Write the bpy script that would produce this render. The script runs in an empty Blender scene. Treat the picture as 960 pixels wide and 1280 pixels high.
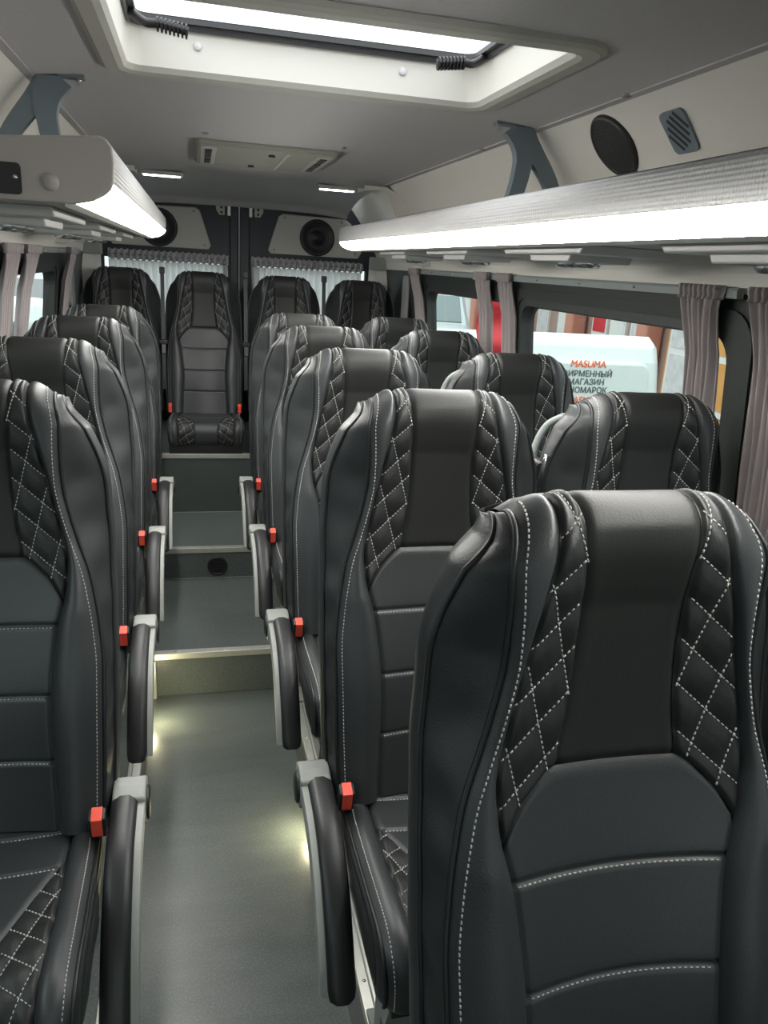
import bpy, bmesh, math
import numpy as np
from mathutils import Vector, Matrix

# ------------------------------------------------------------------ camera, world, exposure
SC = bpy.context.scene
COL = SC.collection
FPX, YAW, PIT, ROL = 965.2, math.radians(14.197), math.radians(17.5415), math.radians(3.4768)
CAM_H = 1.6                                   # eye height over the sunken aisle floor (z = 0)
fw = np.array([math.sin(YAW)*math.cos(PIT), math.cos(YAW)*math.cos(PIT), -math.sin(PIT)])
r0 = np.array([math.cos(YAW), -math.sin(YAW), 0.0]); u0 = np.cross(r0, fw)
rt = math.cos(ROL)*r0 + math.sin(ROL)*u0
up = -math.sin(ROL)*r0 + math.cos(ROL)*u0
cd = bpy.data.cameras.new('camera'); cam = bpy.data.objects.new('camera', cd); COL.objects.link(cam)
cam.matrix_world = Matrix(((rt[0], up[0], -fw[0], 0), (rt[1], up[1], -fw[1], 0), (rt[2], up[2], -fw[2], CAM_H), (0, 0, 0, 1)))
cd.sensor_fit = 'VERTICAL'; cd.sensor_height = 24.0; cd.lens = FPX/1280*24.0
cd.clip_start = 0.02; cd.clip_end = 200
SC.camera = cam

WORLD_STRENGTH = 1.15
LED_STRENGTH = 36.0
w = bpy.data.worlds.new('overcast'); SC.world = w; w.use_nodes = True
nt = w.node_tree; bg = nt.nodes['Background']
bg.inputs[0].default_value = (0.93, 0.97, 1.0, 1)
# even overcast sky, three times brighter overhead than at the horizon (1 + 2 sin elevation) / 3
wtc = nt.nodes.new('ShaderNodeTexCoord'); wsp = nt.nodes.new('ShaderNodeSeparateXYZ'); nt.links.new(wtc.outputs['Generated'], wsp.inputs[0])
wmr = nt.nodes.new('ShaderNodeMapRange'); wmr.inputs[1].default_value = 0.0; wmr.inputs[2].default_value = 1.0
wmr.inputs[3].default_value = WORLD_STRENGTH; wmr.inputs[4].default_value = WORLD_STRENGTH*3.0
nt.links.new(wsp.outputs['Z'], wmr.inputs[0]); nt.links.new(wmr.outputs[0], bg.inputs[1])
SC.view_settings.view_transform = 'Standard'; SC.view_settings.look = 'None'
SC.view_settings.exposure = 0.2; SC.view_settings.gamma = 1.0
SC.view_settings.use_curve_mapping = False

def Z(zc): return zc + CAM_H
CX = 0.26                                     # centre line of the bus

# ------------------------------------------------------------------ materials
def mat(name, color, rough=0.5, metal=0.0, bump=None, spec=0.5, var=0.0, vscale=6.0, coat=0.0, sheen=0.0):
    m = bpy.data.materials.new(name); m.use_nodes = True
    n = m.node_tree.nodes; l = m.node_tree.links; b = n['Principled BSDF']
    b.inputs['Base Color'].default_value = (*color, 1); b.inputs['Roughness'].default_value = rough
    b.inputs['Metallic'].default_value = metal; b.inputs['Specular IOR Level'].default_value = spec
    if coat: b.inputs['Coat Weight'].default_value = coat
    if sheen: b.inputs['Sheen Weight'].default_value = sheen
    tc = n.new('ShaderNodeTexCoord')
    if var:
        t = n.new('ShaderNodeTexNoise'); t.inputs['Scale'].default_value = vscale; t.inputs['Detail'].default_value = 4
        l.new(tc.outputs['Object'], t.inputs['Vector'])
        mx = n.new('ShaderNodeMix'); mx.data_type = 'RGBA'
        mx.inputs[6].default_value = (*[c*(1-var) for c in color], 1); mx.inputs[7].default_value = (*[min(1, c*(1+var)) for c in color], 1)
        l.new(t.outputs['Fac'], mx.inputs[0]); l.new(mx.outputs[2], b.inputs['Base Color'])
    if bump:
        kind, scale, strength = bump
        if kind == 'noise':
            t = n.new('ShaderNodeTexNoise'); t.inputs['Scale'].default_value = scale; t.inputs['Detail'].default_value = 3; o = t.outputs['Fac']
        else:
            t = n.new('ShaderNodeTexVoronoi'); t.inputs['Scale'].default_value = scale; o = t.outputs['Distance']
            if kind == 'dots': t.inputs['Randomness'].default_value = 0.0
        l.new(tc.outputs['Object'], t.inputs['Vector'])
        bp = n.new('ShaderNodeBump'); bp.inputs['Strength'].default_value = strength; bp.inputs['Distance'].default_value = 0.002
        l.new(o, bp.inputs['Height']); l.new(bp.outputs['Normal'], b.inputs['Normal'])
    return m

def emit(name, color, strength):
    m = bpy.data.materials.new(name); m.use_nodes = True
    b = m.node_tree.nodes['Principled BSDF']
    b.inputs['Base Color'].default_value = (0.8, 0.8, 0.8, 1)
    b.inputs['Emission Color'].default_value = (*color, 1); b.inputs['Emission Strength'].default_value = strength
    return m

def thin_glass(name, tint=(0.9, 0.95, 0.93), gloss=0.06):
    m = bpy.data.materials.new(name); m.use_nodes = True
    n = m.node_tree.nodes; l = m.node_tree.links
    for x in list(n): n.remove(x)
    o = n.new('ShaderNodeOutputMaterial'); mx = n.new('ShaderNodeMixShader'); t = n.new('ShaderNodeBsdfTransparent'); g = n.new('ShaderNodeBsdfGlossy')
    t.inputs[0].default_value = (*tint, 1); g.inputs['Roughness'].default_value = 0.02
    mx.inputs[0].default_value = gloss
    l.new(t.outputs[0], mx.inputs[1]); l.new(g.outputs[0], mx.inputs[2]); l.new(mx.outputs[0], o.inputs[0])
    return m

def floor_mat():
    m = mat('grey_green_vinyl', (0.085, 0.10, 0.095), 0.34)
    n = m.node_tree.nodes; l = m.node_tree.links; b = n['Principled BSDF']; tc = n['Texture Coordinate']
    mp = n.new('ShaderNodeMapping'); mp.inputs['Scale'].default_value = (2.0, 9.0, 2.0); l.new(tc.outputs['Object'], mp.inputs[0])
    t = n.new('ShaderNodeTexNoise'); t.inputs['Scale'].default_value = 2.0; t.inputs['Detail'].default_value = 3; t.inputs['Distortion'].default_value = 0.3
    l.new(mp.outputs[0], t.inputs['Vector'])
    r = n.new('ShaderNodeMapRange'); r.inputs[1].default_value = 0.15; r.inputs[2].default_value = 0.85; r.inputs[3].default_value = 0.27; r.inputs[4].default_value = 0.40
    l.new(t.outputs['Fac'], r.inputs[0]); l.new(r.outputs[0], b.inputs['Roughness'])
    v = n.new('ShaderNodeTexNoise'); v.inputs['Scale'].default_value = 220; v.inputs['Detail'].default_value = 1
    l.new(tc.outputs['Object'], v.inputs['Vector'])
    cr = n.new('ShaderNodeValToRGB'); cr.color_ramp.elements[0].position = 0.5; cr.color_ramp.elements[0].color = (0.085, 0.10, 0.095, 1)
    cr.color_ramp.elements[1].position = 0.82; cr.color_ramp.elements[1].color = (0.16, 0.175, 0.165, 1)
    l.new(v.outputs['Fac'], cr.inputs[0])
    mx = n.new('ShaderNodeMix'); mx.data_type = 'RGBA'; mx.blend_type = 'ADD'; mx.inputs[0].default_value = 1
    r2 = n.new('ShaderNodeMapRange'); r2.inputs[1].default_value = 0.3; r2.inputs[2].default_value = 0.9; r2.inputs[4].default_value = 0.03
    l.new(t.outputs['Fac'], r2.inputs[0])
    l.new(cr.outputs[0], mx.inputs[6]); l.new(r2.outputs[0], mx.inputs[7]); l.new(mx.outputs[2], b.inputs['Base Color'])
    return m

def perforated_mat():
    m = mat('textured_silver_fascia', (0.60, 0.59, 0.59), 0.45, 0.15)
    n = m.node_tree.nodes; l = m.node_tree.links; b = n['Principled BSDF']; tc = n['Texture Coordinate']
    sp = n.new('ShaderNodeSeparateXYZ'); l.new(tc.outputs['Object'], sp.inputs[0])
    def math_(op, a, bb):
        q = n.new('ShaderNodeMath'); q.operation = op
        for i, v in enumerate((a, bb)):
            if v is None: continue
            if isinstance(v, (int, float)): q.inputs[i].default_value = v
            else: l.new(v, q.inputs[i])
        return q.outputs[0]
    k = 2*math.pi/0.013
    a = math_('SINE', math_('MULTIPLY', math_('ADD', sp.outputs['Y'], sp.outputs['Z']), k), None)
    c = math_('SINE', math_('MULTIPLY', math_('SUBTRACT', sp.outputs['Y'], sp.outputs['Z']), k), None)
    h = math_('MULTIPLY', a, c)
    bp = n.new('ShaderNodeBump'); bp.inputs['Strength'].default_value = 0.45; bp.inputs['Distance'].default_value = 0.002
    l.new(h, bp.inputs['Height']); l.new(bp.outputs[0], b.inputs['Normal'])
    return m

M = {}
M['leather'] = mat('black_leather', (0.034, 0.037, 0.039), 0.42, 0, ('voronoi', 420, 0.10), 0.5)
M['leather_perf'] = mat('black_perforated_leather', (0.016, 0.017, 0.016), 0.50, 0, ('voronoi', 420, 0.10), 0.4)
M['leather_quilt'] = mat('black_quilted_leather', (0.019, 0.020, 0.020), 0.47, 0, ('voronoi', 420, 0.10), 0.4)
M['leather_side'] = mat('black_side_leather', (0.026, 0.029, 0.030), 0.45, 0, ('voronoi', 420, 0.10), 0.4)
M['piping'] = mat('black_piping', (0.012, 0.013, 0.014), 0.45)
M['stitch'] = mat('pale_thread', (0.50, 0.50, 0.47), 0.7)
M['grey_plastic'] = mat('light_grey_plastic', (0.29, 0.30, 0.28), 0.45, 0, ('noise', 300, 0.05))
M['black_plastic'] = mat('black_plastic', (0.018, 0.018, 0.019), 0.42, 0, ('noise', 260, 0.1))
M['red'] = mat('red_button', (0.95, 0.10, 0.06), 0.4)
M['steel'] = mat('bright_steel', (0.62, 0.62, 0.62), 0.25, 1.0)
M['alu'] = mat('brushed_aluminium', (0.62, 0.62, 0.57), 0.42, 0.75, ('noise', 150, 0.1), var=0.12, vscale=30)
M['floor'] = floor_mat()
M['riser'] = mat('dark_green_riser', (0.060, 0.072, 0.067), 0.40, var=0.15, vscale=8)
M['cove'] = mat('warm_grey_fabric', (0.66, 0.64, 0.59), 0.85, 0, ('noise', 260, 0.25))
M['ceiling'] = mat('grey_ceiling_fabric', (0.50, 0.49, 0.49), 0.85, 0, ('noise', 300, 0.3), var=0.06, vscale=90)
M['dark'] = mat('black_wall_lining', (0.022, 0.027, 0.025), 0.5)
M['door'] = mat('dark_blue_door', (0.018, 0.023, 0.030), 0.5)
M['cream'] = mat('cream_panel', (0.52, 0.51, 0.46), 0.6)
M['ac'] = mat('pale_olive_panel', (0.36, 0.355, 0.31), 0.55)
M['hatch'] = mat('cream_hatch_plastic', (0.82, 0.79, 0.72), 0.45)
M['rack'] = mat('rack_grey', (0.40, 0.365, 0.34), 0.42)
M['fascia'] = perforated_mat()
M['unit'] = mat('service_panel_plastic', (0.50, 0.50, 0.48), 0.35)
M['blue_metal'] = mat('blue_grey_bracket', (0.17, 0.21, 0.24), 0.45)
M['curtain'] = mat('mauve_grey_curtain', (0.36, 0.315, 0.315), 0.75, sheen=0.2, var=0.08, vscale=40)
M['curtain_rear'] = mat('pale_grey_curtain', (0.42, 0.41, 0.42), 0.8)
def translucent(m, f):
    n = m.node_tree.nodes; l = m.node_tree.links; b = n['Principled BSDF']; o = n['Material Output']
    t = n.new('ShaderNodeBsdfTranslucent'); t.inputs[0].default_value = (0.8, 0.8, 0.8, 1); mx = n.new('ShaderNodeMixShader'); mx.inputs[0].default_value = f
    l.new(b.outputs[0], mx.inputs[1]); l.new(t.outputs[0], mx.inputs[2]); l.new(mx.outputs[0], o.inputs[0])
M['curtain_sheer'] = mat('pale_sheer_curtain', (0.7, 0.7, 0.7), 0.8); translucent(M['curtain_sheer'], 0.6)
translucent(M['curtain'], 0.12)
M['rail'] = mat('grey_green_rail', (0.25, 0.28, 0.27), 0.5)
M['glass'] = thin_glass('window_glass')
M['led'] = emit('led_diffuser', (1.0, 0.985, 0.93), LED_STRENGTH)
M['led_cool'] = emit('cool_led', (0.80, 0.88, 1.0), 14.0)
M['led_warm'] = emit('warm_led', (1.0, 0.90, 0.55), 220.0)
M['white_paint'] = mat('white_paint', (0.66, 0.72, 0.69), 0.35, coat=0.3)
M['silver_paint'] = mat('silver_paint', (0.36, 0.39, 0.40), 0.3, 0.2)
M['tinted'] = mat('dark_car_glass', (0.10, 0.14, 0.14), 0.08)
M['rubber'] = mat('tyre_rubber', (0.02, 0.02, 0.02), 0.8)
M['lamp_red'] = mat('tail_lamp', (0.30, 0.03, 0.03), 0.2)
M['asphalt'] = mat('asphalt', (0.16, 0.16, 0.16), 0.9, var=0.2, vscale=3)
M['facade'] = mat('brown_facade', (0.42, 0.29, 0.24), 0.8, var=0.15, vscale=2)
M['terracotta'] = mat('terracotta_column', (0.56, 0.24, 0.17), 0.7)
M['wood'] = mat('orange_wood', (0.72, 0.36, 0.10), 0.6, var=0.2, vscale=5)
M['white_frame'] = mat('white_frame', (0.8, 0.8, 0.78), 0.5)
M['poster'] = mat('pale_poster', (0.66, 0.66, 0.66), 0.6, var=0.35, vscale=7)
M['red_cloth'] = mat('red_cloth', (0.62, 0.03, 0.04), 0.6)
M['text_red'] = mat('orange_red_print', (0.85, 0.16, 0.06), 0.6)
M['text_dark'] = mat('dark_grey_print', (0.10, 0.12, 0.12), 0.6)

# ------------------------------------------------------------------ helpers
def link(name, me, m, parent=None, smooth=False):
    o = bpy.data.objects.new(name, me); COL.objects.link(o)
    if m is not None and not me.materials: me.materials.append(m)
    if smooth: me.polygons.foreach_set('use_smooth', [True]*len(me.polygons))
    if parent is not None: o.parent = parent
    return o

class MB:
    """collects geometry of ONE part"""
    def __init__(s): s.v = []; s.f = []; s.n = 0
    def add(s, verts, faces):
        s.v.extend([tuple(map(float, p)) for p in verts]); s.f.extend([tuple(int(i)+s.n for i in f) for f in faces]); s.n += len(verts); return s
    def grid(s, P, flip=False, closeu=False):
        n, m = P.shape[:2]; idx = np.arange(n*m).reshape(n, m)
        if closeu: idx = np.concatenate([idx, idx[:, :1]], 1)
        a, b, c, d = idx[:-1, :-1], idx[:-1, 1:], idx[1:, 1:], idx[1:, :-1]
        q = np.stack([a, b, c, d] if not flip else [a, d, c, b], -1).reshape(-1, 4)
        return s.add(P.reshape(-1, 3), q.tolist())
    def box(s, lo, hi):
        x0, y0, z0 = lo; x1, y1, z1 = hi
        v = [(x0,y0,z0),(x1,y0,z0),(x1,y1,z0),(x0,y1,z0),(x0,y0,z1),(x1,y0,z1),(x1,y1,z1),(x0,y1,z1)]
        return s.add(v, [(0,3,2,1),(4,5,6,7),(0,1,5,4),(1,2,6,5),(2,3,7,6),(3,0,4,7)])
    def prism(s, poly, axis, a, b):
        """poly: list of 2-D points in the plane across axis; extruded from a to b"""
        n = len(poly); v = []
        for t in (a, b):
            for p, q in poly:
                v.append({'x': (t, p, q), 'y': (p, t, q), 'z': (p, q, t)}[axis])
        f = [tuple(range(n-1, -1, -1)), tuple(range(n, 2*n))] + [(i, (i+1) % n, n+(i+1) % n, n+i) for i in range(n)]
        return s.add(v, f)
    def tube(s, pts, r, k=8, cap=True):
        pts = [Vector(p) for p in pts]; n = len(pts); rows = []
        rr = r if hasattr(r, '__len__') else [r]*n
        t0 = (pts[1]-pts[0]).normalized(); ref = Vector((0, 0, 1)) if abs(t0.z) < 0.9 else Vector((1, 0, 0))
        u = t0.cross(ref).normalized()
        for i in range(n):
            t = (pts[min(i+1, n-1)]-pts[max(i-1, 0)]).normalized()
            u = (u - t*u.dot(t)).normalized(); w_ = t.cross(u)
            rows.append([pts[i] + (u*math.cos(2*math.pi*j/k) + w_*math.sin(2*math.pi*j/k))*rr[i] for j in range(k)])
        P = np.array([[tuple(p) for p in r_] for r_ in rows]); base = s.n
        s.grid(P, closeu=True)
        if cap:
            s.f.append(tuple(base+j for j in range(k-1, -1, -1))); s.f.append(tuple(base+(n-1)*k+j for j in range(k)))
        return s
    def disc(s, c, ax, r, h, k=20, r2=None):
        c = Vector(c); ax = Vector(ax).normalized()
        return s.tube([c, c+ax*h], [r, r if r2 is None else r2], k)
    def lathe(s, c, ax, prof, k=20):
        """prof: (radius, along) pairs"""
        c = Vector(c); ax = Vector(ax).normalized(); ref = Vector((0, 0, 1)) if abs(ax.z) < 0.9 else Vector((1, 0, 0))
        u = ax.cross(ref).normalized(); w_ = ax.cross(u)
        P = np.array([[tuple(c + ax*h + (u*math.cos(2*math.pi*j/k)+w_*math.sin(2*math.pi*j/k))*r) for j in range(k)] for r, h in prof])
        return s.grid(P, closeu=True)
    def mesh(s, name):
        me = bpy.data.meshes.new(name); me.from_pydata(s.v, [], s.f); me.update(); return me
    def build(s, name, m, parent=None, smooth=False, bevel=0.0, seg=2):
        o = link(name, s.mesh(name), m, parent, smooth)
        if bevel:
            md = o.modifiers.new('bevel', 'BEVEL'); md.width = bevel; md.segments = seg; md.limit_method = 'ANGLE'; md.angle_limit = math.radians(40)
        return o

def tag(o, label=None, cat=None, group=None, kind=None):
    if label: o['label'] = label
    if cat: o['category'] = cat
    if group: o['group'] = group
    if kind: o['kind'] = kind
    return o
def thing(name, label, cat, loc=(0, 0, 0), group=None):
    o = bpy.data.objects.new(name, None); COL.objects.link(o); o.location = loc; o.empty_display_size = 0.1
    return tag(o, label, cat, group)
def struct(o, label=None): return tag(o, label, kind='structure')
def rounded(x0, x1, y0, y1, r, n=6):
    out = []
    for cx, cy, a0 in ((x1-r, y1-r, 0), (x0+r, y1-r, 90), (x0+r, y0+r, 180), (x1-r, y0+r, 270)):
        for i in range(n+1):
            a = math.radians(a0+90*i/n); out.append((cx+r*math.cos(a), cy+r*math.sin(a)))
    return out
def ring_faces(mb, outer, inner, close=True):
    """outer, inner: equal-length loops of 3-D points"""
    n = len(outer); mb.add(list(outer)+list(inner), [(i, (i+1) % n, n+(i+1) % n, n+i) for i in range(n if close else n-1)])
def smooth_path(pts, per=6):
    pts = [np.array(p, float) for p in pts]; out = []
    for i in range(len(pts)-1):
        p0, p1, p2, p3 = pts[max(i-1, 0)], pts[i], pts[i+1], pts[min(i+2, len(pts)-1)]
        for k in range(per):
            t = k/per
            out.append(0.5*((2*p1)+(-p0+p2)*t+(2*p0-5*p1+4*p2-p3)*t*t+(-p0+3*p1-3*p2+p3)*t**3))
    out.append(pts[-1]); return np.array(out)
def ray(px, py): return fw + rt*(px-480)/FPX - up*(py-640)/FPX
def at_y(px, py, Y): d = ray(px, py); p = d*(Y/d[1]); return Vector((p[0], p[1], p[2]+CAM_H))
def at_x(px, py, X): d = ray(px, py); p = d*(X/d[0]); return Vector((p[0], p[1], p[2]+CAM_H))

# ------------------------------------------------------------------ floor, steps, aluminium edges
POD, ST2, BEN = 0.176, 0.323, 0.634
Y1, Y2, Y3, YR = 2.69, 3.416, 3.96, 4.87      # first step, second step, bench plinth, rear doors
XL, XR = -0.178, 0.313                        # sides of the sunken aisle
Y0 = -1.7
def slab(name, lo, hi, m=None):
    return struct(MB().box(lo, hi).build(name, m or M['floor'], bevel=0.002))
slab('floor', (XL-0.05, Y0, -0.04), (XR+0.05, Y1+0.02, 0.0))
slab('floor_left', (-0.66, Y0, -0.04), (XL, Y1, POD))
slab('floor_right', (XR, Y0, -0.04), (1.18, Y1, POD))
slab('floor_middle', (-0.66, Y1, -0.04), (1.18, Y2, POD))
slab('floor_rear', (-0.66, Y2, -0.04), (1.18, Y3, ST2))
slab('floor_bench', (-0.66, Y3, -0.04), (1.18, YR, BEN), M['riser'])
nt_ = 0
def trim(mb, m=None, bev=0.0015):
    global nt_
    nt_ += 1
    return struct(mb.build('trim_%d' % nt_, m or M['alu'], bevel=bev))
def nosing(y, z, x0, x1):
    prof = [(y-0.006, z-0.020), (y-0.006, z+0.004), (y+0.026, z+0.004), (y+0.026, z+0.0005), (y-0.0005, z+0.0005), (y-0.0005, z-0.020)]
    o = trim(MB().prism(prof, 'x', x0, x1))
    for i in range(int((x1-x0)/0.18)):
        MB().lathe((x0+0.09+i*0.18, y+0.012, z+0.0035), (0, 0, 1), [(0.004, 0), (0.0035, 0.0015), (0.0001, 0.002)], 8).build('screw', M['steel'], o, True)
nosing(Y1, POD, XL, XR); nosing(Y2, ST2, -0.58, 1.1); nosing(Y3, BEN, -0.58, 1.1)
def edge_strip(x, s):
    prof = [(x+s*0.004, POD-0.018), (x+s*0.004, POD+0.004), (x-s*0.030, POD+0.004), (x-s*0.030, POD+0.0005), (x+s*0.0005, POD+0.0005), (x+s*0.0005, POD-0.018)]
    o = trim(MB().prism(prof, 'y', Y0, Y1))
    trim(MB().box((min(x-s*0.020, x-s*0.016), Y0, POD+0.004), (max(x-s*0.020, x-s*0.016), Y1, POD+0.0055)), M['rail'])
    for i in range(12):
        MB().lathe((x-s*0.009, 0.1+i*0.22, POD+0.0035), (0, 0, 1), [(0.004, 0), (0.0035, 0.0015), (0.0001, 0.002)], 8).build('screw', M['steel'], o, True)
edge_strip(XL, 1); edge_strip(XR, -1)
trim(MB().box((XL, Y1-0.018, 0.0), (XL+0.016, Y1-0.0005, POD-0.02)))
trim(MB().box((XL+0.016, Y1-0.004, 0.0), (XR, Y1-0.0005, 0.004)), M['riser'])
trim(MB().box((-0.5, Y2-0.004, POD), (1.05, Y2-0.0005, POD+0.004)), M['rail'])
trim(MB().box((-0.5, Y3-0.004, ST2), (1.05, Y3-0.0005, ST2+0.004)), M['rail'])

# small warm lamps in the aisle sides, with real light
for (x, y, s, lab) in ((XL, 2.50, 1, 'small warm step lamp beside the first step, low in the aisle side'),
                       (XR, 1.87, -1, 'small warm step lamp under the armrest of the second aisle seat')):
    t = thing('step_lamp', lab, 'lamp', (x, y, 0.07))
    MB().prism(rounded(-0.028, 0.028, -0.014, 0.014, 0.008, 4), 'x', 0.0, s*0.004).build('bezel', M['alu'], t)
    MB().prism(rounded(-0.022, 0.022, -0.009, 0.009, 0.006, 4), 'x', s*0.004, s*0.010).build('lens', M['led_warm'], t)

# round black outlet in the riser of the second step
t = thing('air_outlet', 'round black air outlet in the riser of the second step', 'vent', (0.083, Y2, Z(-1.363)))
MB().lathe((0, 0, 0), (0, -1, 0), [(0.046, 0.0), (0.046, 0.006), (0.040, 0.010), (0.036, 0.004), (0.034, 0.001)], 28).build('ring', M['black_plastic'], t, True)
MB().disc((0, -0.0005, 0), (0, -1, 0), 0.034, 0.002, 24).build('back', M['piping'], t)
for k in range(-2, 3):
    MB().box((-0.030+abs(k)*0.004, -0.009, k*0.011-0.002), (0.030-abs(k)*0.004, -0.003, k*0.011+0.002)).build('vane', M['black_plastic'], t)

# ------------------------------------------------------------------ walls with windows
# half-width of the bus by height (camera level = 0)
HP = [(-1.47, 0.905), (-0.95, 0.91), (-0.62, 0.905), (-0.30, 0.880), (0.0, 0.845), (0.03, 0.84), (0.12, 0.795), (0.22, 0.735), (0.30, 0.675), (0.36, 0.622)]
HZ = [p[0] for p in HP]; HH = [p[1] for p in HP]
def hw(z): return float(np.interp(z, HZ, HH))
WTOP, WBOT = -0.092, -0.60
WIN = {1: [(-1.3, -0.3), (0.0, 1.20), (1.46, 2.64), (2.76, 3.83)], -1: [(-1.3, -0.3), (0.0, 1.20), (1.36, 2.70), (2.80, 3.80)]}
def wall_grid(name, side, zs, ys, holes, m):
    mb = MB(); zs = sorted(zs); ys = sorted(ys)
    for i in range(len(zs)-1):
        for j in range(len(ys)-1):
            zc, yc = (zs[i]+zs[i+1])/2, (ys[j]+ys[j+1])/2
            if any(a < yc < b and WBOT < zc < WTOP for a, b in holes): continue
            P = [(CX+side*hw(z_), y_, Z(z_)) for z_, y_ in ((zs[i], ys[j]), (zs[i], ys[j+1]), (zs[i+1], ys[j+1]), (zs[i+1], ys[j]))]
            Q = [(p[0]+side*0.03, p[1], p[2]) for p in P]
            mb.add(P, [(0, 1, 2, 3) if side < 0 else (3, 2, 1, 0)]); mb.add(Q, [(0, 1, 2, 3)])
    return struct(mb.build(name, m))
for side, nm in ((1, 'right'), (-1, 'left')):
    ys = [Y0, YR] + [v for ab in WIN[side] for v in ab]
    zs = [-1.47, -0.95, WBOT, -0.45, -0.30, -0.2, WTOP, -0.01]
    wall_grid('wall_%s_lower' % nm, side, zs, ys, WIN[side], M['dark'])
    wall_grid('wall_%s_upper' % nm, side, [-0.01, 0.03, 0.075, 0.12, 0.17, 0.22, 0.26, 0.30, 0.33, 0.36], [Y0, 1, 2, 3, YR], [], M['cove'])
wn = 0
for side in (1, -1):
    for a, b in WIN[side]:
        wn += 1
        root = bpy.data.objects.new('window_%d' % wn, None); COL.objects.link(root); root.location = (CX+side*hw(-0.35), (a+b)/2, Z(-0.6)); struct(root)
        inv = Vector(root.location)
        def wp(y, z, off): return Vector((CX+side*(hw(z)+off), y, Z(z))) - inv
        outl = rounded(a-0.06, b+0.06, WBOT-0.06, WTOP+0.05, 0.08)
        mid = rounded(a-0.02, b+0.02, WBOT-0.02, WTOP+0.018, 0.075)
        inn = rounded(a+0.02, b-0.02, WBOT+0.02, WTOP-0.005, 0.06)
        inn2 = rounded(a+0.028, b-0.028, WBOT+0.028, WTOP-0.012, 0.055)
        mb = MB()
        loops = [(outl, -0.002), (outl, -0.006), (mid, -0.006), (mid, -0.002), (inn, -0.004), (inn, 0.02), (inn2, 0.03), (inn2, 0.042)]
        for (l1, o1), (l2, o2) in zip(loops, loops[1:]):
            ring_faces(mb, [wp(y, z, o1) for y, z in l1], [wp(y, z, o2) for y, z in l2])
        mb.build('window_frame', M['dark'], root)
        pane = MB(); nseg = 10
        P = np.array([[tuple(wp(y, z, 0.036)) for y in (a+0.02, b-0.02)] for z in np.linspace(WBOT+0.02, WTOP-0.005, nseg)])
        P2 = np.array([[tuple(wp(y, z, 0.040)) for y in (a+0.02, b-0.02)] for z in np.linspace(WBOT+0.02, WTOP-0.005, nseg)])
        pane.grid(P); pane.grid(P2, flip=True); pane.build('pane', M['glass'], root)

# curtain rails under the cove
def curtain_rail(side, y0, y1, lab):
    t = thing('curtain_rail', lab, 'rail', (CX+side*0.84, y0, Z(0.0)))
    prof = [(0, -0.020), (-0.016, -0.020), (-0.018, -0.004), (-0.013, 0.002), (0.0, 0.002)]
    MB().prism([(side*(p[0]-0.0), p[1]) for p in prof], 'y', 0, y1-y0).build('rail', M['rail'], t)
    for k in range(int((y1-y0)/0.3)):
        MB().lathe((-side*0.0175, 0.1+0.3*k, -0.010), (-side, 0, 0), [(0.004, 0), (0.003, 0.002), (0.0001, 0.0025)], 8).build('screw', M['steel'], t, True)
curtain_rail(1, 1.44, 4.02, 'grey curtain rail over the windows on the two-seat side')
curtain_rail(-1, 1.2, 4.40, 'grey curtain rail over the windows on the single-seat side')

# ------------------------------------------------------------------ ceiling, hatch
CZ = 0.383
HX0, HX1, HY0, HY1 = CX-0.395, CX+0.395, 1.40, 1.945      # hatch opening
def ceil_z(h): return CZ - 0.023*(h/0.622)**4
mb = MB()
hs = sorted(set([-0.622, -0.58, -0.52, -0.46, -0.395, -0.2, 0, 0.2, 0.395, 0.46, 0.52, 0.58, 0.622]))
yy = [Y0, 0.5, HY0, HY1, 2.6, 3.4, 4.15]
for i in range(len(hs)-1):
    for j in range(len(yy)-1):
        hc = (hs[i]+hs[i+1])/2
        if abs(hc) < 0.395 and HY0 <= yy[j] < HY1: continue
        lo = [(CX+h, y, Z(ceil_z(h))) for h, y in ((hs[i], yy[j]), (hs[i], yy[j+1]), (hs[i+1], yy[j+1]), (hs[i+1], yy[j]))]
        mb.add(lo, [(0, 1, 2, 3)]); mb.add([(p[0], p[1], p[2]+0.03) for p in lo], [(3, 2, 1, 0)])
struct(mb.build('ceiling', M['ceiling']))
# rear header sloping from the ceiling to the rear doors
mb = MB(); P = []
for y, dz, k in ((4.15, 0.0, 1.0), (4.30, 0.004, 1.0), (4.45, 0.016, 1.0), (4.60, 0.038, 1.0), (4.74, 0.066, 1.0), (4.80, 0.082, 1.0), (4.80, 0.10, 1.0), (YR, 0.10, 1.0)):
    P.append([(CX+h*k, y, Z(ceil_z(h)-dz)) for h in hs])
struct(mb.grid(np.array(P)).build('ceiling_rear', M['ceiling'], smooth=True))
mb = MB().box((-0.75, Y0, Z(0.36)), (CX-0.6, YR, Z(0.46))).box((CX+0.6, Y0, Z(0.36)), (1.27, YR, Z(0.46)))
struct(mb.build('ceiling_edge', M['ceiling']))
mb = MB().box((-0.72, Y0-0.03, -0.04), (1.24, Y0, Z(-0.62))).box((-0.72, Y0-0.03, Z(0.28)), (1.24, Y0, Z(0.42))).box((-0.72, Y0-0.03, Z(-0.62)), (-0.60, Y0, Z(0.28))).box((1.12, Y0-0.03, Z(-0.62)), (1.24, Y0, Z(0.28)))
struct(mb.build('wall_front', M['cove']))
wsr = bpy.data.objects.new('window_9', None); COL.objects.link(wsr); wsr.location = (CX, Y0, Z(-0.62)); struct(wsr)
MB().box((-0.86, -0.02, 0), (0.86, -0.014, 0.90)).build('pane', M['glass'], wsr)

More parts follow.
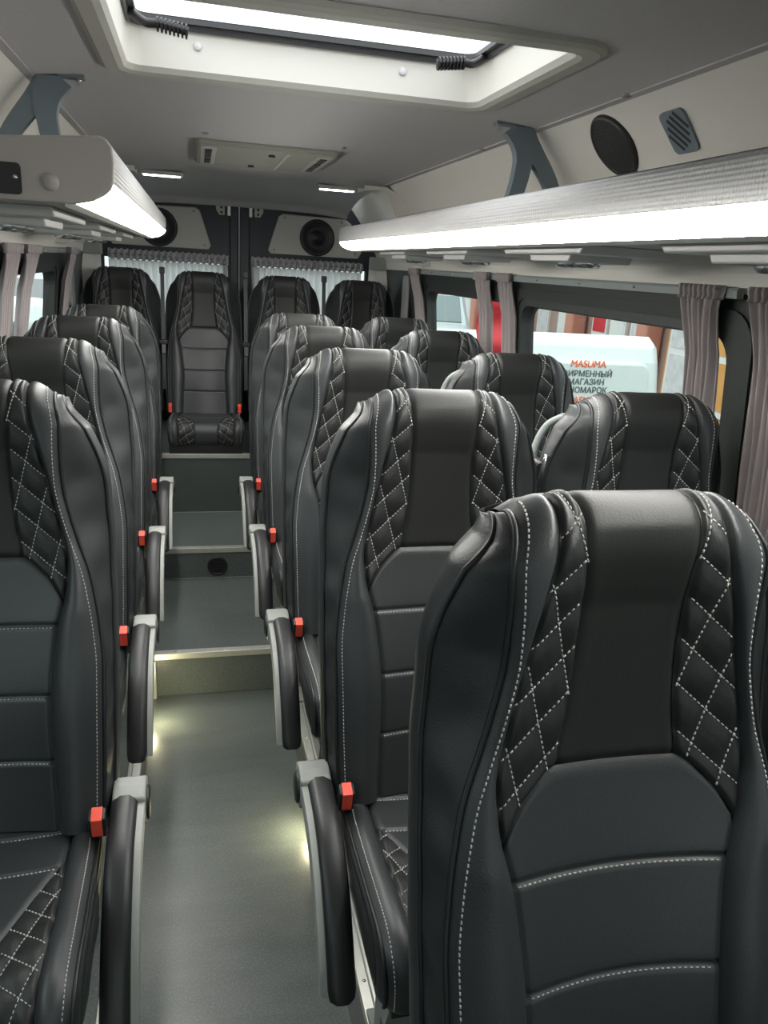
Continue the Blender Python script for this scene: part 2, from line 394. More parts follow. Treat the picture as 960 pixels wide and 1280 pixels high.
h = thing('roof_hatch', 'cream emergency roof hatch letting in daylight above the aisle', 'roof hatch', (CX, (HY0+HY1)/2, Z(CZ)))
hc = Vector(h.location)
def loop(x0, x1, y0, y1, r, z, n=6): return [Vector((x, y, Z(z)))-hc for x, y in rounded(x0, x1, y0, y1, r, n)]
mb = MB(); e = 0.055
loops = [loop(HX0-e, HX1+e, HY0-e, HY1+e, 0.07, CZ-0.001), loop(HX0-e+0.004, HX1+e-0.004, HY0-e+0.004, HY1+e-0.004, 0.068, CZ-0.010),
         loop(HX0-e+0.014, HX1+e-0.014, HY0-e+0.014, HY1+e-0.014, 0.062, CZ-0.015),
         loop(HX0-0.014, HX1+0.014, HY0-0.014, HY1+0.014, 0.045, CZ-0.016), loop(HX0-0.003, HX1+0.003, HY0-0.003, HY1+0.003, 0.036, CZ-0.011),
         loop(HX0+0.003, HX1-0.003, HY0+0.003, HY1-0.003, 0.032, CZ)]
for a, b in zip(loops, loops[1:]): ring_faces(mb, a, b)
mb.build('frame', M['cream'], h, True)
mb = MB()
loops = [loop(HX0+0.003, HX1-0.003, HY0+0.003, HY1-0.003, 0.032, CZ), loop(HX0+0.004, HX1-0.004, HY0+0.004, HY1-0.004, 0.03, CZ+0.075)]
for a, b in zip(loops, loops[1:]): ring_faces(mb, a, b)
mb.build('lining', M['hatch'], h, True)
mb = MB()
loops = [loop(HX0+0.003, HX1-0.003, HY0+0.003, HY1-0.003, 0.03, CZ+0.076), loop(HX0+0.012, HX1-0.012, HY0+0.012, HY1-0.012, 0.03, CZ+0.072), loop(HX0+0.014, HX1-0.014, HY0+0.014, HY1-0.014, 0.03, CZ+0.083),
         loop(HX0+0.026, HX1-0.026, HY0+0.026, HY1-0.026, 0.03, CZ+0.083), loop(HX0+0.026, HX1-0.026, HY0+0.026, HY1-0.026, 0.03, CZ+0.093)]
for a, b in zip(loops, loops[1:]): ring_faces(mb, a, b)
mb.build('seal', mat('dark_grey_seal', (0.06, 0.06, 0.062), 0.4), h)
lp = loop(HX0+0.02, HX1-0.02, HY0+0.02, HY1-0.02, 0.03, CZ+0.092)
MB().add(lp, [tuple(range(len(lp)))]).build('pane', thin_glass('hatch_glass', (0.96, 0.97, 0.97), 0.03), h)
lo_, hi_ = loop(HX0-0.02, HX1+0.02, HY0-0.02, HY1+0.02, 0.05, CZ+0.002), loop(HX0-0.02, HX1+0.02, HY0-0.02, HY1+0.02, 0.05, CZ+0.096)
mb = MB(); ring_faces(mb, lo_, hi_); ring_faces(mb, hi_, [p+Vector((0, 0, 0.004)) for p in lp]); mb.build('outer_frame', M['black_plastic'], h)
for x in (0.014, 0.472):
    MB().lathe(Vector((x, HY1-0.004, Z(0.431)))-hc, (0, -1, 0), [(0.0095, 0), (0.009, 0.003), (0.006, 0.005), (0.0001, 0.006)], 16).build('screw_cap', M['white_frame'], h, True)
for s, xs in ((1, -0.120), (-1, 0.640)):
    hd = smooth_path([(xs+s*0.005, HY1-0.01, Z(0.475)), (xs-s*0.006, HY1-0.05, Z(0.475)), (xs, HY1-0.085, Z(0.463)), (xs+s*0.03, HY1-0.095, Z(0.443)), (xs+s*0.06, HY1-0.10, Z(0.442)), (xs+s*0.115, HY1-0.10, Z(0.434))], 6)
    o = MB().tube([Vector(p)-hc for p in hd], 0.0085, 8).build('handle', M['black_plastic'], h, True)
    for k in range(8):
        c = Vector((xs+s*(0.055+k*0.008), HY1-0.10, Z(0.441-k*0.001)))-hc
        MB().lathe(c, (1, 0, 0), [(0.004, -0.0025), (0.014, -0.002), (0.014, 0.002), (0.004, 0.0025)], 10).build('grip_rib', M['piping'], o)

# ------------------------------------------------------------------ ceiling panel, rear lamps
t = thing('ceiling_panel', 'pale air-conditioning panel set in the ceiling behind the hatch', 'panel', (CX, 3.27, Z(CZ)))
MB().prism(rounded(-0.25, 0.25, -0.31, 0.31, 0.02), 'z', 0, -0.014).build('cover', M['ac'], t, bevel=0.004)
MB().prism(rounded(-0.245, 0.245, -0.305, 0.305, 0.02), 'z', -0.0135, -0.018).build('face', M['ac'], t, bevel=0.003)
for x in (-0.205, 0.205):
    MB().box((x-0.028, -0.26, -0.021), (x+0.028, 0.26, -0.017)).build('grille_frame', M['cream'], t, bevel=0.002)
    for k in range(3):
        MB().box((x-0.012, -0.22+k*0.15, -0.0235), (x+0.012, -0.10+k*0.15, -0.0205)).build('slot', M['piping'], t)
MB().box((0.07, -0.28, -0.022), (0.078, 0.28, -0.017)).build('rib', M['cream'], t)
for x, y in ((0.02, -0.18), (-0.03, 0.2)):
    MB().disc((x, y, -0.017), (0, 0, -1), 0.012, 0.008, 12).build('knob', M['piping'], t)
for x, lab in ((-0.145, 'thin bright ceiling lamp over the rear seats on the single-seat side'), (0.70, 'thin bright ceiling lamp over the rear seats on the two-seat side')):
    t = thing('ceiling_lamp', lab, 'lamp', (x, 4.13, Z(0.366)))
    MB().prism(rounded(-0.10, 0.10, -0.03, 0.03, 0.012), 'z', 0.008, -0.010).build('housing', M['cream'], t, bevel=0.003)
    MB().prism(rounded(-0.085, 0.085, -0.018, 0.018, 0.010), 'z', -0.010, -0.014).build('lens', M['led_cool'], t)
for k, (x, y) in enumerate(((0.04, 2.82), (0.86, 1.60), (0.50, 2.85), (0.86, 2.45))):
    o = MB().lathe((x, y, Z(ceil_z(x-CX))), (0, 0, -1), [(0.012, 0), (0.011, 0.003), (0.006, 0.006), (0.0001, 0.0065)], 14).build('ceiling_stud', M['grey_plastic'], None, True)
    tag(o, ('grey push stud in ceiling just ahead of the pale panel, single-seat side', 'grey push stud at ceiling edge near the slotted grille plate', 'grey push stud in ceiling just ahead of the pale panel, two-seat side', 'grey push stud at ceiling edge behind the oval wall speaker')[k], 'stud')

# ------------------------------------------------------------------ wall speaker and grille on the cove
def cove_point(side, y, z): return Vector((CX+side*hw(z), y, Z(z)))
def cove_frame(side, y, z):
    p = cove_point(side, y, z); q = cove_point(side, y, z+0.02); u_ = (q-p).normalized(); nrm = Vector((-side*u_.z, 0, side*u_.x)); 
    if nrm.x*side > 0: nrm = -nrm
    return p, u_, nrm
t = thing('wall_speaker', 'round black speaker grille on the side cove above the rack', 'speaker')
p, u_, nrm = cove_frame(1, 1.765, 0.295); t.location = p
MB().lathe((0, 0, 0), nrm, [(0.078, 0), (0.078, 0.006), (0.072, 0.012), (0.067, 0.009)], 36).build('ring', M['black_plastic'], t, True)
MB().lathe((0, 0, 0), nrm, [(0.0001, 0.013), (0.03, 0.012), (0.067, 0.009)], 36).build('grille', mat('speaker_mesh', (0.012, 0.014, 0.013), 0.6, 0, ('dots', 260, 0.8)), t, True)
t = thing('grille_plate', 'blue-grey slotted grille plate on the side cove above the rack', 'vent')
p, u_, nrm = cove_frame(1, 1.512, 0.292); t.location = p
def on_plate(a, b, h_): return Vector((0, 1, 0))*(-a) + u_*b + nrm*h_
pl = rounded(-0.041, 0.041, -0.045, 0.045, 0.014)
mb = MB(); n_ = len(pl)
mb.add([on_plate(a, b, 0) for a, b in pl]+[on_plate(a, b, 0.006) for a, b in pl], [tuple(range(n_, 2*n_))]+[(i, (i+1) % n_, n_+(i+1) % n_, n_+i) for i in range(n_)])
mb.build('plate', M['blue_metal'], t)
for k in range(-2, 3):
    Ls = 0.036 - abs(k)*0.006; c0 = k*0.0145
    pts = [(c0*0.75-Ls*0.6, c0*0.75+Ls*0.75), (c0*0.75-Ls*0.6+0.0055, c0*0.75+Ls*0.75+0.005), (c0*0.75+Ls*0.6+0.0055, c0*0.75-Ls*0.75+0.005), (c0*0.75+Ls*0.6, c0*0.75-Ls*0.75)]
    MB().add([on_plate(a, b, 0.0068) for a, b in pts], [(0, 1, 2, 3)]).build('slot', M['piping'], t)

# ------------------------------------------------------------------ luggage racks
def rack(side, y0, y1, lab):
    t = thing('luggage_rack', lab, 'luggage rack', (CX, y0, Z(0.0)))
    S = lambda pts: [(side*a, b) for a, b in pts]
    L = y1-y0
    nose = [(0.392, 0.160), (0.384, 0.156), (0.379, 0.147), (0.3775, 0.125), (0.380, 0.098)]
    fas = nose + [(0.384, 0.098), (0.382, 0.125), (0.384, 0.145), (0.392, 0.156)]
    MB().prism(S(fas), 'y', 0.006, L-0.006).build('fascia', M['fascia'], t, True)
    dif = [(0.380, 0.0975), (0.384, 0.089), (0.393, 0.080), (0.408, 0.072), (0.436, 0.0655), (0.436, 0.075), (0.412, 0.082), (0.384, 0.0975)]
    MB().prism(S(dif), 'y', 0.006, L-0.006).build('light_strip', M['led'], t, True)
    MB().prism(S([(0.384, 0.099), (0.384, 0.112), (0.442, 0.098), (0.442, 0.0785), (0.4365, 0.0765), (0.412, 0.0835)]), 'y', 0.004, L-0.004).build('light_baffle', M['rack'], t)  # added unseen backing, blocks the strip's light from leaking up to cove and ceiling
    MB().box((min(side*0.436, side*0.82), 0.006, 0.066), (max(side*0.436, side*0.82), L-0.006, 0.078)).build('shelf', M['rack'], t, bevel=0.002)
    MB().prism(S([(0.436, 0.066), (0.450, 0.060), (0.450, 0.066)]), 'y', 0.006, L-0.006).build('edge_profile', M['alu'], t)
    cap = [(0.79, 0.0645), (0.436, 0.0645), (0.408, 0.071), (0.392, 0.080), (0.382, 0.089), (0.3775, 0.100), (0.376, 0.125), (0.378, 0.149), (0.386, 0.159), (0.396, 0.163), (0.56, 0.150), (0.745, 0.138)]
    for yy_, s in ((0.0, 1), (L, -1)):
        o = MB().prism(S(cap), 'y', yy_, yy_+s*0.012).build('end_cap', M['rack'], t, bevel=0.003)
        MB().prism(S(rounded(0.508, 0.62, 0.072, 0.116, 0.006, 3)), 'y', yy_-s*0.0005, yy_-s*0.003).build('recess', M['black_plastic'], o)
        MB().lathe((side*0.516, yy_-s*0.003, 0.096), (0, -s, 0), [(0.004, 0), (0.003, 0.002), (0.0001, 0.003)], 10).build('screw', M['steel'], o, True)
        MB().lathe((side*0.468, yy_, 0.093), (0, -s, 0), [(0.013, 0), (0.012, 0.003), (0.007, 0.005), (0.0001, 0.006)], 18).build('screw_cap', M['rack'], o, True)
    return t
rack(1, 0.25, 3.66, 'long luggage rack with bright light strip over the two-seat side')
rack(-1, 1.335, 3.70, 'luggage rack with bright light strip over the single-seat side')

def hanger(side, y, lab):
    t = thing('rack_bracket', lab, 'bracket', (CX, y, Z(0)))
    zt = ceil_z(0.54)
    def ribbon(ctr, wd, y0_=0.0):
        c = smooth_path(ctr, 6); wds = np.interp(np.linspace(0, 1, len(c)), np.linspace(0, 1, len(wd)), wd)
        d = np.gradient(c, axis=0); d /= np.linalg.norm(d, axis=1)[:, None]; nn = np.stack([-d[:, 1], d[:, 0]], 1)
        a, b = c+nn*wds[:, None]/2, c-nn*wds[:, None]/2
        poly = [(side*p[0], p[1]) for p in list(a)+list(b[::-1])]
        mb_ = MB(); n_ = len(c)
        P = np.array([[(side*a[i][0], y0_, a[i][1]), (side*b[i][0], y0_, b[i][1]), (side*b[i][0], 0.03, b[i][1]), (side*a[i][0], 0.03, a[i][1])] for i in range(n_)])
        mb_.grid(P, closeu=True); mb_.add(P[0], [(0, 1, 2, 3)]); mb_.add(P[-1], [(3, 2, 1, 0)])
        return mb_
    ribbon([(0.550, zt-0.003), (0.575, zt-0.04), (0.580, zt-0.09), (0.565, 0.20), (0.535, 0.140)], [0.070, 0.062, 0.044, 0.038, 0.036]).build('inner_arm', M['blue_metal'], t)
    ribbon([(0.570, zt-0.003), (0.600, zt-0.05), (0.665, 0.235), (0.70, 0.140)], [0.05, 0.045, 0.036, 0.036], 0.004).build('outer_arm', M['blue_metal'], t)
    MB().box((min(side*0.495, side*0.615), 0.0, zt-0.005), (max(side*0.495, side*0.615), 0.032, zt+0.003)).build('foot', M['blue_metal'], t)
    MB().lathe((side*0.507, 0.016, zt-0.005), (0, 0, -1), [(0.009, 0), (0.009, 0.003), (0.005, 0.003), (0.005, 0.012), (0.0001, 0.012)], 10).build('bolt', M['steel'], t)
hanger(1, 2.055, 'blue-grey forked bracket holding the rack on the two-seat side')
hanger(-1, 2.055, 'blue-grey forked bracket holding the rack on the single-seat side')

# service units below the racks
def service_unit(side, y, lab):
    t = thing('service_unit', lab, 'reading lamp', (CX+side*0.60, y, Z(0.0655)), 'service units under the racks')
    MB().prism([(-0.12, 0), (-0.10, -0.030), (0.10, -0.030), (0.12, 0)], 'x', -0.075, 0.075).build('panel', M['unit'], t, bevel=0.003)
    prof = [(-0.24, 0), (-0.22, -0.016), (0.18, -0.016), (0.20, 0)]
    MB().prism(prof, 'x', -0.11, 0.11).build('backing', M['unit'], t, bevel=0.003)
    for yy_ in (-0.045, 0.045):
        o = MB().lathe((0, yy_, -0.030), (0, 0, -1), [(0.030, 0), (0.030, 0.004), (0.026, 0.010), (0.021, 0.011), (0.018, 0.005), (0.0001, 0.004)], 20).build('nozzle', M['steel'], t, True)
        MB().lathe((0, yy_, -0.034), (0, 0, -1), [(0.015, 0), (0.013, 0.005), (0.0001, 0.008)], 14).build('lens', M['white_frame'], o, True)
names = ['first', 'second', 'third', 'fourth']
for i, y in enumerate((1.02, 1.72, 2.42, 3.12)):
    service_unit(1, y, 'pale panel with two chrome nozzles under the long rack, %s from its front' % names[i])
for i, y in enumerate((1.72, 2.42, 3.12)):
    service_unit(-1, y, 'pale panel with two chrome nozzles under the single-seat rack, %s from its front' % names[i])

# ------------------------------------------------------------------ rear arch covers and corner pillars
for side, nm in ((1, 'two-seat'), (-1, 'single-seat')):
    prof_o, prof_i = [], []
    for k in range(13):
        a = k/12
        z = 0.02 + (CZ-0.03-0.02)*min(1, a/0.8); hh = hw(z) if a <= 0.8 else 0.622-(a-0.8)*0.6
        prof_o.append((hh, min(z, CZ-0.02)))
        prof_i.append((hh-0.075*math.sin(math.pi*min(1, 0.25+a*0.75)), min(z, CZ-0.02)-0.05*max(0, a-0.55)))
    mb = MB()
    A = np.array([[(side*p[0], y, p[1]) for y in (0.0, 0.16)] for p in prof_i]); B = np.array([[(side*p[0], y, p[1]) for y in (0.0, 0.16)] for p in prof_o])
    mb.grid(A); mb.grid(np.stack([A[:, 0], B[:, 0]], 1)); mb.grid(np.stack([A[:, 1], B[:, 1]], 1))
    o = mb.build('arch_cover', M['cove'], None, True); o.location = (CX, 3.74, Z(0))
    tag(o, 'curved pale arch cover behind the rack end on the %s side' % nm, 'trim')
    p = thing('corner_pillar', 'pale rear corner pillar beside the rear door on the %s side' % nm, 'pillar', (CX+side*0.80, 4.665, BEN))
    MB().prism([(side*0.06, 0.0), (side*-0.015, 0.03), (side*-0.03, 0.16), (side*0.06, 0.20)], 'z', 0.0, Z(0.03)-BEN).build('column', M['cove'], p, bevel=0.008)
    wp_ = thing('wall_pad', 'pale rounded wall pad beside the rearmost curtain on the %s side' % nm, 'trim', (CX+side*hw(-0.15), 4.20, Z(-0.27)))
    MB().prism(rounded(-0.05, 0.05, 0.0, 0.235, 0.02), 'x', -side*0.022, 0.0).build('pad', M['grey_plastic'], wp_, bevel=0.004)
    MB().prism(rounded(-0.056, 0.056, -0.006, 0.241, 0.024), 'x', -side*0.008, 0.0).build('surround', M['black_plastic'], wp_)
    MB().box((-0.05 if side > 0 else -0.06, 0.0, Z(-0.02)-BEN), (0.06 if side > 0 else 0.05, 0.06, Z(0.055)-BEN)).build('cap', M['grey_plastic'], p, bevel=0.005)

# ------------------------------------------------------------------ rear doors
DT = 0.295
def door(n, x0, x1, s):
    root = bpy.data.objects.new('door_%d' % n, None); COL.objects.link(root); root.location = ((x0+x1)/2, YR, BEN); struct(root)
    ix, iz = (x0+x1)/2, BEN
    P = lambda x, z: (x-ix, z-iz)
    wx0, wx1, wz0, wz1 = x0+0.10, x1-0.10, Z(-0.62), Z(-0.03)
    mb = MB()
    for a, b, c, d in ((x0, x1, BEN, wz0), (x0, x1, wz1, Z(DT+0.10)), (x0, wx0, wz0, wz1), (wx1, x1, wz0, wz1)):
        mb.box((a-ix, 0, c-iz), (b-ix, 0.03, d-iz))
    mb.build('leaf', M['door'], root)
    MB().box((wx0-ix, 0.012, wz0-iz), (wx1-ix, 0.016, wz1-iz)).build('pane', M['glass'], root)
    MB().box((x0-ix+(0.004 if s > 0 else 0.0), -0.02, 0), (x1-ix-(0.0 if s > 0 else 0.004), 0.0, Z(-0.66)-iz)).build('lower_panel', M['door'], root, bevel=0.005)
    seam = x1 if s < 0 else x0
    MB().box((seam-ix-(0.055 if s < 0 else 0.006), -0.014, Z(-0.6)-iz), (seam-ix+(0.055 if s > 0 else -0.006), 0.0, Z(DT-0.01)-iz)).build('edge_frame', M['door'], root, bevel=0.008)
    return root, P
d1, P1 = door(1, -0.60, CX-0.003, -1); d2, P2 = door(2, CX+0.003, 1.12, 1)
for dr, s, ix in ((d1, -1, (-0.60+CX-0.003)/2), (d2, 1, (CX+0.003+1.12)/2)):
    c = CX-ix
    base = [(0.18, 0.040), (0.71, 0.040), (0.73, 0.075), (0.66, 0.235), (0.62, 0.26), (0.25, 0.265), (0.225, 0.25), (0.165, 0.06)]
    pan = MB().prism([(c+s*a, Z(z)-BEN) for a, z in base], 'y', -0.012, 0.0).build('trim_panel', M['cream'], dr, bevel=0.008)
    for a, z in ((0.20, 0.062), (0.26, 0.245), (0.60, 0.24), (0.69, 0.07)):
        MB().lathe((c+s*a, -0.012, Z(z)-BEN), (0, -1, 0), [(0.007, 0), (0.006, 0.003), (0.0001, 0.004)], 10).build('stud', M['grey_plastic'], pan, True)
    sp = MB().lathe((c+s*0.455, -0.012, Z(0.145)-BEN), (0, -1, 0), [(0.105, 0), (0.103, 0.012), (0.094, 0.020), (0.086, 0.012), (0.06, 0.005), (0.035, 0.004), (0.03, 0.012), (0.0001, 0.016)], 36).build('speaker', M['black_plastic'], dr, True)
    for k in range(3):
        MB().lathe((c+s*0.455, -0.012, Z(0.145)-BEN), (0, -1, 0), [(0.045+k*0.018, 0.011), (0.047+k*0.018, 0.014), (0.049+k*0.018, 0.011)], 28).build('speaker_ring', M['piping'], sp, True)
    lt = MB().prism([(c+s*0.085, Z(0.235)-BEN), (c+s*0.085, Z(0.292)-BEN), (c+s*0.135, Z(0.292)-BEN), (c+s*0.135, Z(0.262)-BEN), (c+s*0.118, Z(0.235)-BEN)], 'y', -0.020, 0.0).build('latch', M['cream'], dr, bevel=0.003)
    MB().box((c+s*0.062-0.010, -0.028, Z(0.232)-BEN), (c+s*0.062+0.010, 0.0, Z(0.292)-BEN)).build('latch_rod', M['alu'], dr, bevel=0.003)
    for z in (0.25, 0.275):
        MB().lathe((c+s*0.105, -0.020, Z(z)-BEN), (0, -1, 0), [(0.007, 0), (0.006, 0.003), (0.0001, 0.0035)], 10).build('screw', M['piping'], lt, True)

# ------------------------------------------------------------------ curtains
def curtain_mesh(width, z_top, z_bot, folds, amp, narrow, lean=0.0, tie=None, seed=0):
    """sheet in local (along, out, up); pinched folds"""
    rng = np.random.RandomState(seed); nu, nv = folds*10+1, 26
    u_ = np.linspace(0, 1, nu); ph = rng.rand(folds+2)*1.2; P = np.zeros((nv, nu, 3))
    for i, v in enumerate(np.linspace(0, 1, nv)):
        wv = width*(1-(1-narrow)*min(1, v/0.16)**0.7)
        if tie is not None: wv *= 1-0.35*math.exp(-((v-tie)/0.06)**2)
        a = amp*(0.55+0.45*min(1, v*6))
        wob = 0.25*np.sin(u_*7+v*4+seed)
        x = (u_-0.5)*wv + lean*v + 0.003*np.sin(v*9+u_*20+seed)
        y = a*np.sin(2*math.pi*folds*u_+wob+ph[(u_*folds).astype(int)]*0.5)
        P[i, :, 0] = x; P[i, :, 1] = y; P[i, :, 2] = z_top+(z_bot-z_top)*v
    return P
def side_curtain(side, y, width, zb, lab, seed, lean=0.0, narrow=0.7, tie=None):
    z0 = 0.0; x = CX+side*(hw(0.0)-0.037)
    t = thing('side_curtain', lab, 'curtain', (x, y, Z(zb)))
    P = curtain_mesh(width, -0.022, zb, 6, 0.012, narrow, lean, tie, seed)
    Q = P.copy(); Q[..., 0] = P[..., 1] + side*(np.interp(P[..., 2], HZ, HH)-hw(0.0)+0.016*np.clip((-0.04-P[..., 2])/0.10, 0, 1)); Q[..., 1] = P[..., 0]; Q[..., 2] = P[..., 2]-zb
    o = MB().grid(Q).build('cloth', M['curtain'], t, True)
    md = o.modifiers.new('thick', 'SOLIDIFY'); md.thickness = 0.0025
    # gathered heading
    nu = 60; uu = np.linspace(0, 1, nu); H = np.zeros((4, nu, 3))
    for i, (zz, am) in enumerate(((0.006, 0.011), (-0.005, 0.013), (-0.015, 0.009), (-0.024, 0.012))):
        H[i, :, 0] = am*np.sin(2*math.pi*8*uu+seed); H[i, :, 1] = (uu-0.5)*width*1.04; H[i, :, 2] = zz-zb
    o = MB().grid(H).build('heading', M['curtain'], t, True)
    md = o.modifiers.new('thick', 'SOLIDIFY'); md.thickness = 0.0025
    if tie is not None:
        zt = zb*tie - 0.02; wv = width*narrow*0.62
        xo = side*(hw(zt)-hw(0.0))-side*0.004
        MB().prism(rounded(xo-0.016, xo+0.016, -wv/2+lean*tie, wv/2+lean*tie, 0.012), 'z', zt-zb-0.02, zt-zb+0.02).build('tie', M['curtain'], t, bevel=0.004)
side_curtain(1, 1.545, 0.135, -0.62, 'mauve-grey gathered curtain at the front edge of the lettered-van window', 1, 0.01, 0.72)
side_curtain(1, 1.305, 0.15, -0.55, 'mauve-grey gathered curtain past the dark pillar ahead of lettered-van window', 2, -0.0, 0.8, 0.93)
side_curtain(1, 2.695, 0.115, -0.62, 'mauve-grey curtain at the rear edge of the lettered-van window', 3, 0.0, 0.8)
side_curtain(1, 2.925, 0.14, -0.62, 'mauve-grey curtain at the front edge of the window showing the silver car', 4, 0.03, 0.7)
side_curtain(1, 3.91, 0.15, -0.62, 'mauve-grey curtain at the rear end of the rail, two-seat side', 5, -0.06, 0.75)
side_curtain(-1, 2.73, 0.22, -0.62, 'mauve-grey curtain hanging straight at the single-seat window', 6, -0.02, 0.8)
side_curtain(-1, 3.05, 0.25, -0.62, 'mauve-grey curtain slanting across the single-seat window', 7, -0.13, 0.6)
side_curtain(-1, 4.00, 0.20, -0.62, 'mauve-grey curtain at the rear end of the rail, single-seat side', 8, -0.10, 0.8)
for s, nm in ((-1, 'single-seat'), (1, 'two-seat')):
    t = thing('rear_curtain', 'pale ruffled curtain across the rear door window on the %s side' % nm, 'curtain', (CX+s*0.40, YR-0.03, Z(-0.6)))
    P = curtain_mesh(0.66, 0.56, 0.04, 18, 0.010, 1.0, 0, None, 11)
    o = MB().grid(P).build('cloth', M['curtain_sheer'], t, True)
    H = np.zeros((5, 181, 3)); uu = np.linspace(0, 1, 181)
    for i, (zz, am, o_) in enumerate(((0.615, 0.010, 0.0), (0.605, 0.014, 0.0), (0.590, 0.016, 0.5), (0.575, 0.010, 0.9), (0.560, 0.013, 1.2))):
        H[i, :, 0] = (uu-0.5)*0.67; H[i, :, 1] = -0.006+am*np.sin(2*math.pi*20*uu+o_); H[i, :, 2] = zz+0.004*np.sin(2*math.pi*20*uu)
    o = MB().grid(H).build('heading', M['curtain_rear'], t, True)
    md = o.modifiers.new('thick', 'SOLIDIFY'); md.thickness = 0.002
    MB().tube([(-0.34, -0.012, 0.588), (0.34, -0.012, 0.588)], 0.005).build('rod', M['rail'], t, True)

# ------------------------------------------------------------------ SEATS
SP = smooth_path([(-.19, .474), (-.165, .563), (-.135, .681), (-.095, .80), (-.06, .918), (-.045, 1.024), (-.040, 1.124), (-.033, 1.172), (-.014, 1.203), (.018, 1.215), (.05, 1.205)], 12)
SS = np.concatenate([[0], np.cumsum(np.linalg.norm(np.diff(SP, axis=0), axis=1))]); STOP = SS[-1]
SD = np.gradient(SP, axis=0); SD /= np.linalg.norm(SD, axis=1)[:, None]; SN = np.stack([-SD[:, 1], SD[:, 0]], 1)   # outward normal: forward / up
ridge = int(np.argmax(SP[:, 1]))
def sz(z): return np.interp(z, SP[:ridge+1, 1], SS[:ridge+1])
def tab(pairs):
    a = np.array([sz(p[0]) if p[0] < 2 else STOP for p in pairs]); b = np.array([p[1] for p in pairs])
    return lambda s: np.interp(s, a, b)
def smt(pairs):
    f = tab(pairs); g = np.linspace(0, STOP, 240); v = f(g)
    for _ in range(3): v = np.convolve(np.pad(v, 4, 'edge'), np.ones(9)/9, 'valid')
    return lambda s: np.interp(s, g, v)
hb = smt([(.474, .076), (.90, .076), (.93, .072), (.98, .064), (1.04, .060), (1.12, .060), (1.18, .066), (9, .070)])
ob = smt([(.474, .126), (.58, .121), (.65, .116), (.73, .119), (.81, .129), (.86, .144), (.92, .150), (1.0, .134), (1.07, .119), (1.16, .098), (1.205, .094), (9, .094)])
wf = smt([(.474, .200), (.60, .203), (.757, .205), (.83, .197), (.90, .184), (.945, .168), (.985, .157), (1.04, .145), (1.10, .144), (1.16, .147), (1.205, .137), (9, .130)])
SBOT, STIP, SHEAD = 0.0, float(sz(.850)), float(sz(.923))
SEAMS = [float(sz(z)) for z in (.813, .700, .590)]
def spos(x, s, d):
    x, s, d = np.broadcast_arrays(np.asarray(x, float), np.asarray(s, float), np.asarray(d, float))
    y = np.interp(s, SS, SP[:, 0]); z = np.interp(s, SS, SP[:, 1]); ny = np.interp(s, SS, SN[:, 0]); nz = np.interp(s, SS, SN[:, 1])
    drop = 0.022*np.clip(np.abs(x)/wf(s), 0, 1)**4*np.clip((s-sz(1.14))/0.06, 0, 1)
    return np.stack([x, y+ny*d, z+nz*d-drop], -1)
def groove(d, depth=.0050, wid=.0042): return -depth*np.exp(-(d/wid)**2)
def sbase(x, s):
    e_ = np.abs(x); o = ob(s); w_ = wf(s)
    t_ = np.clip((e_-o)/(w_-o), 0, 1)
    low = np.clip((sz(.95)-s)/0.12, 0, 1)
    hi = np.clip((s-sz(1.10))/0.09, 0, 1)
    d = -(0.020-0.017*hi)*(1-np.clip(e_/o, 0, 1)**2) + (0.008-0.005*hi+0.016*low)*np.sin(np.pi*np.clip(t_, 0, 1)**0.75)**0.9
    d = d - (0.006-0.003*hi)*t_**3
    return d + groove(e_-o, .0055, .0045)
QP1, QK1, QP2, QK2 = 0.050, 0.85, 0.044, 0.29
def qdist(x, z):
    e_ = np.abs(x)
    a = (z+QK1*e_-0.012)/QP1; b = (e_-QK2*z+0.006)/QP2
    d1_ = np.abs(a-np.round(a))*QP1/math.hypot(1, QK1); d2_ = np.abs(b-np.round(b))*QP2/math.hypot(1, QK2)
    return d1_, d2_
def quilt(x, z):
    d1_, d2_ = qdist(x, z)
    puff = np.minimum(1, d1_/0.014)**0.6*np.minimum(1, d2_/0.014)**0.6
    return 0.0048*puff-0.0022

